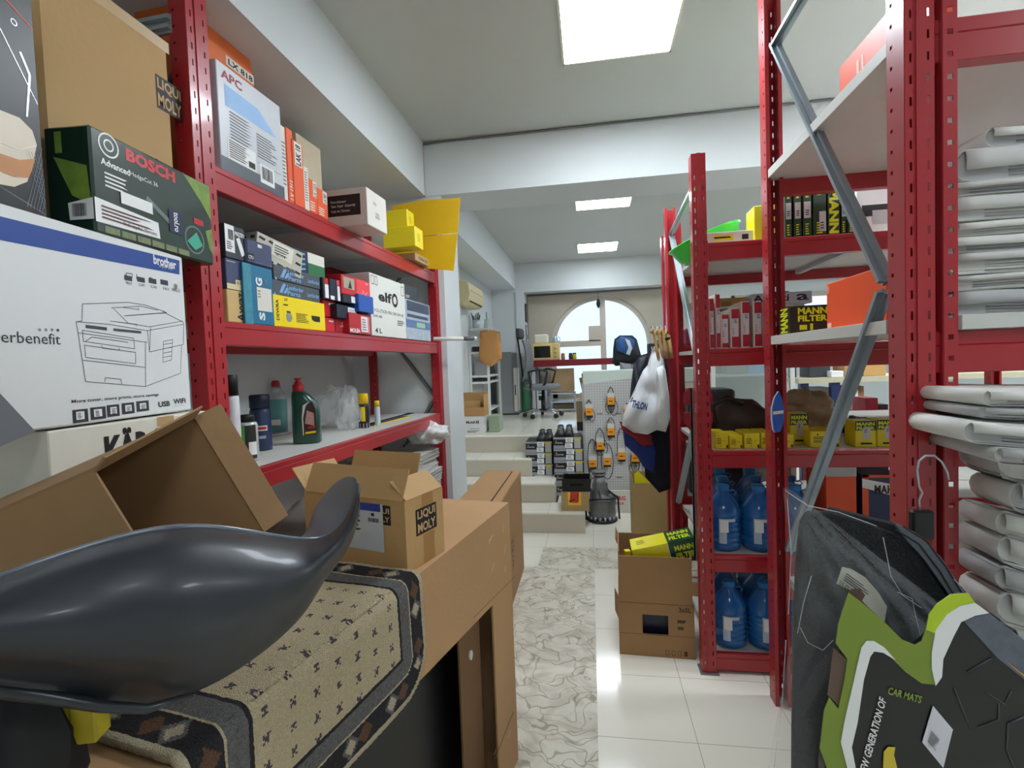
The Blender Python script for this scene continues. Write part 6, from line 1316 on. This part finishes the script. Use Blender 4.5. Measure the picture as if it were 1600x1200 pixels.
# office chair
p = Pz(850, 640, .74); t = thing('office_chair', 'grey mesh-backed office chair on a chrome star base by the red desk', 'chair', (-.69, 7.30, .741), 1.42)
g = G()
for k in range(5): a = 2*math.pi*k/5+.3; g.tube([(0, 0, .10), (.15*math.cos(a), .15*math.sin(a), .10), (.28*math.cos(a), .28*math.sin(a), .062)], [.022, .018, .014], 8)
g.build('star_base', M((190, 194, 198), .2, .9), t)
for k in range(5): a = 2*math.pi*k/5+.3; G().lathe([(.001, -.022), (.03, -.022), (.03, .022), (.001, .022)], 14, T=Matrix.Translation((.28*math.cos(a), .28*math.sin(a), .030)) @ Matrix.Rotation(a, 4, 'Z') @ Matrix.Rotation(math.pi/2, 4, 'X')).build('castor', BLACK, t)
G().lathe([(.03, .09), (.03, .28), (.018, .281), (.018, .40)], 12).build('gas_lift', BLACK, t)
loft(G(), [(0, 0, .40, .22, .22), (0, 0, .42, .25, .25), (0, 0, .46, .25, .25), (0, 0, .475, .22, .22)], 24, p=3).build('seat', M((120, 122, 126), .8, bump=.3), t)
P = [[V((-.20*(1-.35*(z_/.6)**2)+.40*(1-.35*(z_/.6)**2)*u/8, .24+.10*z_-.10*math.sin(z_*4)+.04*(1-(2*u/8-1)**2), .52+z_)) for u in range(9)] for z_ in [i*.06 for i in range(11)]]
G().sheet(P).build('backrest', M((112, 115, 120), .7, noise_amt=.3, nscale=200), t, (0, 0, 0), solid=.02); 
puffy = loft(G(), [(0, .32, 1.14, .11, .03), (0, .31, 1.17, .14, .035), (0, .31, 1.26, .14, .035), (0, .32, 1.29, .10, .03)], 20); puffy.build('headrest', M((60, 62, 66), .7), t)
G().tube([(0, .1, .40), (0, .28, .44), (0, .30, .7), (0, .35, 1.15)], .014, 8).build('spine', BLACK, t)
for s in (-1, 1): G().tube([(s*.22, .12, .42), (s*.29, .1, .5), (s*.30, .12, .66), (s*.29, -.02, .69), (s*.27, -.14, .66), (s*.24, -.10, .5), (s*.22, -.05, .43)], .017, 8).build('armrest', BLACK, t)
# things under desk
G0 = M((200, 204, 206), .4)
carton('computer_tower', 'white and black computer tower under the red desk', 'computer', M((206, 210, 210), .4), (-.87, 8.0, .741), 0, .15, .4, .42, [('front_print', INK, 'F', [('r', .0, .0, .1, 1), ('r', .3, .45, .9, .62), ('r', .3, .7, .9, .74), ('r', .9, 0, 1, 1)]), ('front_teal', M((120, 170, 170), .4), 'F', [('r', .25, .78, .9, .9)], .0009)], seam=False)
carton('brown_board', 'plain brown carton leaning under the right half of the red desk', 'box', M((170, 142, 104), .7), (-.62, 8.0, 1.06), 0, .36, .3, .36)
t = thing('shelf_trolley', 'low white slatted trolley below the brown carton under the desk', 'trolley', (-.64, 8.0, .741))
for z in (.02, .14, .28): G().box((0, 0, z), (.4, .34, z+.02)).build('shelf', GREYW, t)
for x in (0, .38): G().box((x, -.001, .0), (x+.02, .02, .318)).build('leg', STEEL, t)
G().box((.03, .05, .041), (.36, .3, .12)).build('contents_or_dark_fill', M((110, 96, 78), .7, noise_amt=.5, nscale=40), t)
carton('carton', 'brown carton with a white shipping label behind the pegboard', 'box', M((178, 146, 100), .7), (-.17, 7.6, .741), 0, .30, .3, .30, [('label', WHITE, 'F', [('r', .3, .2, .75, .6)]), ('barcode', INK, 'F', [('bar', .35, .28, .7, .42), ('lines', .35, .46, .7, .56, 2)], .0015)])
t = carton('carton', 'brown carton with label and open black flaps balanced on another brown carton', 'box', M((180, 148, 104), .7), (-.09, 7.66, 1.075), .25, .22, .2, .20, [('label', WHITE, 'F', [('r', .2, .1, .75, .7)]), ('barcode', INK, 'F', [('bar', .25, .2, .7, .4), ('lines', .25, .45, .7, .65, 2)], .0015)], tilt=(0, -.2))
g = G(); slab(g, (0, 0, .2), (.22, 0, 0), (0, -.03, .07), .004); g.build('flap', M((40, 40, 44), .6), t)
# waste bin beside pegboard
t = thing('waste_bin', 'tall narrow brown bin behind the left edge of the pegboard', 'bin', (-.17, 5.75, .741)); 
g = G().box((0, 0, 0), (.14, .005, .34)).box((0, .005, 0), (.005, .2, .34)).box((.135, .005, 0), (.14, .2, .34)).box((.005, .195, 0), (.135, .2, .34)).box((.005, .005, 0), (.135, .195, .005)); g.build('body', M((150, 128, 96), .6), t)
G().box((.0, -.002, 0), (.14, -.0005, .10)).build('dark_base', INK, t); G().tube([(0, 0, .34), (.14, 0, .34), (.14, .2, .34), (0, .2, .34)], .006, 6, closed=True).build('rim', OFFW, t)
# filing cabinet and green bag
t = thing('metal_cabinet', 'grey metal cabinet with a tall white handle door beside the white shelf', 'cabinet', (-1.44, 7.70, .741)); CG = M((150, 153, 156), .4)
G().box((0, 0, 0.02), (.25, .6, .97)).build('body', CG, t, bevel=.004); G().box((.2505, 0, .02), (.33, .58, .95)).build('door_panel', M((120, 124, 126), .35), t); G().box((.331, .02, .06), (.338, .12, .72)).build('door', OFFW, t); G().box((.0, 0, 0), (.33, .6, .019)).build('plinth', BLACK, t)
G().box((.27, -.006, .05), (.325, -.0005, .72)).build('front_door', OFFW, t); G().box((.285, -.012, .30), (.30, -.0065, .46)).build('handle', BLACK, t)
crumple('green_bag', 'translucent green plastic bag slumped over the grey cabinet', 'bag', (-1.04, 8.15, .741), (.085, .10, .33), M((90, 176, 120), .35, noise_amt=.2, alpha=.5), 8, 0, amt=.2)
# framed notices on the corner column
for i, (z0, hh) in enumerate(((2.22, .30), (1.98, .18), (1.78, .18))):
    t = thing('wall_frame', ('tall black frame at the top of the column by the window', 'small grey frame in the middle of the column by the window', 'lowest small frame on the column by the window')[i], 'frame', (-1.045, 8.42, z0)); G().box((0, 0, 0), (.012, .24, hh)).build('frame', BLACK if i == 0 else GREY, t); G().box((.0125, .02, .02), (.0145, .22, hh-.02)).build('print', M((70, 74, 80), .3) if i == 0 else GREYW, t)
# air conditioner
t = thing('air_conditioner', 'yellowed split air conditioner high on the left wall', 'air conditioner', (-1.598, 5.90, 2.27))
ACM = M((222, 206, 160), .45)
prof = [(0, 0), (.16, 0), (.20, .04), (.215, .12), (.20, .24), (.16, .27), (0, .27)]
g = G(); m = len(prof); L_ = .82
g.add([(x, 0, z) for x, z in prof]+[(x, L_, z) for x, z in prof], [tuple(range(m)), tuple(range(m, 2*m))[::-1]]+[(i, (i+1) % m, (i+1) % m+m, i+m) for i in range(m)]); g.build('casing', ACM, t, bevel=.012, fixn=True, seg=2)
G().bar((.188, .10, .028), (.188, .74, .028), .03, .012).build('louvre', INK, t); G().bar((.213, .05, .15), (.213, .77, .15), .004, .004).build('panel_line', M((150, 138, 100), .5), t)
# white shelf unit on the platform with odds and ends
SX, SY = -1.595, 6.60
t = thing('white_shelf', 'white metal shelf unit crowded with parts behind the pier', 'shelf unit', (SX, SY, .741))
SW, SD, SH = .27, .85, 1.05
WM = M((222, 222, 216), .4)
for x in (0, SW-.03):
    for y in (0, SD-.03): G().box((x, y, 0), (x+.03, y+.03, SH+(.22 if (y == 0 and x > 0) else 0))).build('post', WM, t)
ZS = [Py(755, yy, 6.6).z-.741-.03 for yy in (640, 596, 586, 549, 512)]
for z in ZS: G().box((.031, .031, z), (SW-.031, SD-.031, z+.028)).box((.031, 0, z), (SW-.031, .03, z+.028)).build('shelf', WM, t)
rr = random.Random(3)
zs = .741
def small(nm, lab, cat, x, z, sz, c_, y=.03, rot=0): return tag(G().box((0, 0, 0), sz).build(nm, M(c_, .5, noise_amt=.15), None, (SX+x, SY+y, zs+z+.0285), rot, bevel=.006), lab, cat)
SI = lambda k: ZS[k]
small('brown_carton', 'small brown carton on the lowest shelf of the white shelf unit', 'box', .05, SI(0), (.17, .25, .10), (190, 150, 96)); small('dark_device', 'dark flat box on the middle shelf of the white shelf unit', 'device', .04, SI(1), (.19, .3, .04), (34, 34, 38)); small('speaker_box', 'pale carton on the middle board of the white shelf unit', 'box', .05, SI(2), (.17, .2, .20), (176, 174, 176), y=.1)
small('black_device', 'flat black device on the second shelf from the top of the white shelf unit', 'device', .04, SI(3), (.13, .25, .07), (26, 26, 30))
t = thing('tool_pot', 'grey tin full of dark tools on top of the white shelf unit', 'tools', (SX+.08, SY+.16, zs+ZS[4]+.029)); G().lathe([(.05, 0), (.055, .12), (.052, .12), (.047, .005)], 16).build('tin', STEEL, t)
g = G()
for k in range(9): a = k*.7; g.tube([(.02*math.cos(a), .02*math.sin(a), .02), (.06*math.cos(a), .05*math.sin(a), .18+.02*(k % 3))], .006, 5)
g.build('tools', BLACK, t)
t = thing('glass_jug', 'clear glass jug with metal lid on top of the white shelf unit', 'jug', (SX+.19, SY+.35, zs+ZS[4]+.029)); G().lathe([(.04, 0), (.045, .05), (.035, .12), (.04, .14)], 18).build('glass', M((190, 205, 200), .1, alpha=.6), t); G().tube([(.0, 0, .14), (0, 0, .24)], .006, 6).build('stirrer', BLACK, t)
# kraft paper bag hung on the shelf
kb = puff('kraft_bag', 'orange-brown kraft paper bag hanging on the white shelf unit', 'bag', [(750, 517), (766, 515), (781, 518), (783, 540), (785, 560), (776, 567), (768, 573), (756, 568), (748, 562), (749, 540)], 6.545, .1, M((204, 146, 84), .7, noise_amt=.06, bump=.2, bscale=14), 15, wr=.012)
G().tube([Py(762, 518, 6.46)-kb.location, Py(766, 508, 6.5)-kb.location, Py(772, 512, 6.5)-kb.location, Py(778, 518, 6.46)-kb.location], .006, 6).build('handle', OFFW, kb)
# brown open carton and MOBIL carton stacked on the platform edge
p = Py(727, 679, 5.62); xm = p.x-.1; xr_ = Py(756, 670, 5.62).x
mbx = carton('mobil_carton', 'white Mobil oil carton at the platform edge beside the pier', 'box', M((222, 220, 214), .5, noise_amt=.03), (xm, 5.60, .741), 0, xr_-xm, .30, .20, [('lettering', INK, 'F', [('t', .38, .60, .70, .76, 'Mobil', .03), ('r', .74, .60, .78, .77), ('r', .80, .60, .84, .77), ('lines', .4, .08, .9, .22, 2), ('lines', .5, .28, .9, .33, 1)]), ('label', GREYW, 'R', [('r', .05, .5, .6, .98)])])
t = thing('open_carton', 'brown open carton with loose cardboard inside, on the white Mobil carton', 'box', (xm+.03, 5.62, .943)); w_ = .30
g = G().box((0, 0, 0), (w_, .005, .10)).box((0, .25, 0), (w_, .255, .26)).box((0, .005, 0), (.005, .25, .14)).box((w_-.005, .005, 0), (w_, .25, .24)).box((.005, .005, 0), (w_-.005, .25, .005)); g.build('body', M((182, 138, 84), .75), t)
g = G().box((.04, .08, .01), (.24, .085, .17)); slab(g, (.05, .1, .06), (.16, 0, .03), (0, .12, .05), .005); g.build('loose_card', M((204, 160, 104), .75), t)
tag(G().box((0, 0, 0), (.13, .25, .19)).build('green_crate', M((150, 166, 140), .5), None, (xr_+.03, 5.75, .741), 0, bevel=.008), 'pale green plastic crate right of the Mobil carton', 'crate')
# ------------------------------------------------------------------ beyond the bottle rack: glass cabinet and work table
CX0 = Py(1112, 640, 4.45).x; CX1 = Py(1243, 640, 4.45).x; cw = CX1-CX0
t = thing('glass_cabinet', 'white-framed glass cabinet seen through the bottle rack', 'cabinet', (CX0, 4.45, 0))
g = G().box((0, 0, 0), (.035, .03, 1.9)).box((cw-.035, 0, 0), (cw, .03, 1.9)).box((.035, 0, 1.87), (cw-.035, .03, 1.9)).box((.035, 0, .7), (cw-.035, .03, .73)); g.build('frame', M((206, 208, 198), .4), t)
G().box((0, .031, 0), (cw, .4, .7)).box((0, .385, .7), (cw, .4, 1.9)).build('body', M((150, 158, 152), .5), t)
G().box((.036, .012, .731), (cw-.036, .016, 1.869)).build('glass', M((176, 190, 182), .08, noise_amt=.05, alpha=.3), t)
for z in (1.0, Py(1180, 586, 4.45).z-.01): G().box((.036, .04, z), (cw-.036, .38, z+.018)).build('shelf', M((190, 196, 188), .4), t)
zz = Py(1180, 586, 4.45).z+.009
tag(G().box((0, 0, 0), (.2, .2, .19)).build('teal_box', M((96, 150, 186), .5), None, (Py(1165, 580, 4.6).x, 4.56, zz)), 'pale teal box on the upper shelf of the glass cabinet', 'box')
tag(G().box((0, 0, 0), (.17, .2, .17)).build('grey_box', M((130, 132, 124), .5), None, (Py(1134, 580, 4.6).x, 4.56, zz)), 'dull grey box on the upper shelf of the glass cabinet', 'box')
TY = 4.9; TX = Py(1248, 590, TY).x; TZ = Py(1300, 590, TY).z
fx = lambda px: Py(px, 590, TY).x-TX
t = thing('work_table', 'work table with navy blue legs and cream top seen through the rack', 'table', (TX, TY, 0))
G().box((0, 0, TZ-.045), (2.2, .6, TZ)).build('top', M((196, 190, 160), .5), t)
for a in (1252, 1301): G().box((fx(a), .02, 0), (fx(a)+.07, .08, TZ-.046)).build('leg', M((26, 42, 88), .4), t)
G().box((2.0, .02, 0), (2.07, .08, TZ-.046)).build('leg', M((26, 42, 88), .4), t)
G().box((fx(1251), .25, TZ+.001), (fx(1262), .3, TZ+.5)).build('cabinet_side', M((24, 36, 70), .4), t)
def onT(a, b, top, name, lab, cat, mat, dp=.22, y=.05, z=None, decs=()):
    z = TZ+.001 if z is None else z; A_ = Py(a, top, TY+y); return carton(name, lab, cat, mat, (A_.x, TY+y, z), 0, Py(b, top, TY+y).x-A_.x, dp, A_.z-z, decs, seam=False)
onT(1264, 1297, 548, 'dark_box', 'dark slate carton on the cream work table behind the rack', 'box', M((58, 62, 66), .5), y=.12)
onT(1299, 1318, 580, 'white_box', 'small white carton on the front edge of the cream work table', 'box', WHITE, y=.03)
onT(1319, 1347, 566, 'carton', 'small tan carton on the cream work table beside the white one', 'box', CARD, y=.06)
onT(1349, 1384, 548, 'carton', 'tan carton at the right end of the view on the cream work table', 'box', M((206, 160, 96), .7), y=.08)
onT(1313, 1350, 604, 'carton', 'tan carton with white labels standing below the cream work table', 'box', CARD2, y=.14, z=.001, decs=[('label', WHITE, 'F', [('r', .2, .90, .4, .97), ('r', .6, .91, .75, .97)])])
onT(1264, 1296, 606, 'low_cabinet', 'pale grey low cabinet beneath the cream work table', 'cabinet', M((186, 190, 192), .5), y=.14, z=.001)
for i, (a, b, tp, c_, lab) in enumerate(((1312, 1332, 640, (70, 66, 66), 'charcoal crate in the clutter behind the diagonal brace'), (1334, 1352, 650, (222, 206, 150), 'cream flat box in the clutter behind the diagonal brace'), (1353, 1372, 622, (176, 54, 66), 'red crate in the clutter left of the near post'), (1373, 1388, 632, (60, 50, 56), 'dark crate in the clutter right beside the near post'), (1270, 1310, 660, (210, 120, 130), 'pinkish flat box in the clutter behind the beige bag'))):
    A_ = Py(a, tp, 4.12+.0*i); carton('parts_crate', lab, 'crate', M(c_, .5, noise_amt=.3, nscale=25), (A_.x, 4.12, .001), 0, Py(b, tp, 4.12).x-A_.x, .2, A_.z-.001, seam=False)
# odd things between rack posts
for i, (x, z, s_, c_, lab) in enumerate(((.64, 1.601, (.13, .2, .12), (190, 80, 110), 'pink and white packet on the shelf behind the left posts'), (.79, 1.601, (.1, .2, .19), (52, 46, 48), 'dark lumpy packet on the shelf behind the left posts'), (.64, 1.101, (.3, .3, .2), (70, 72, 76), 'dark grey box on the middle shelf behind the red brackets'), (.64, .601, (.35, .3, .3), (30, 34, 46), 'dark bag-like box low behind the tall empty carton'))):
    carton('packet', lab, 'box', M(c_, .5, noise_amt=.3, nscale=30), (x, 3.52, z), 0, *s_, seam=False, bevel=.015)
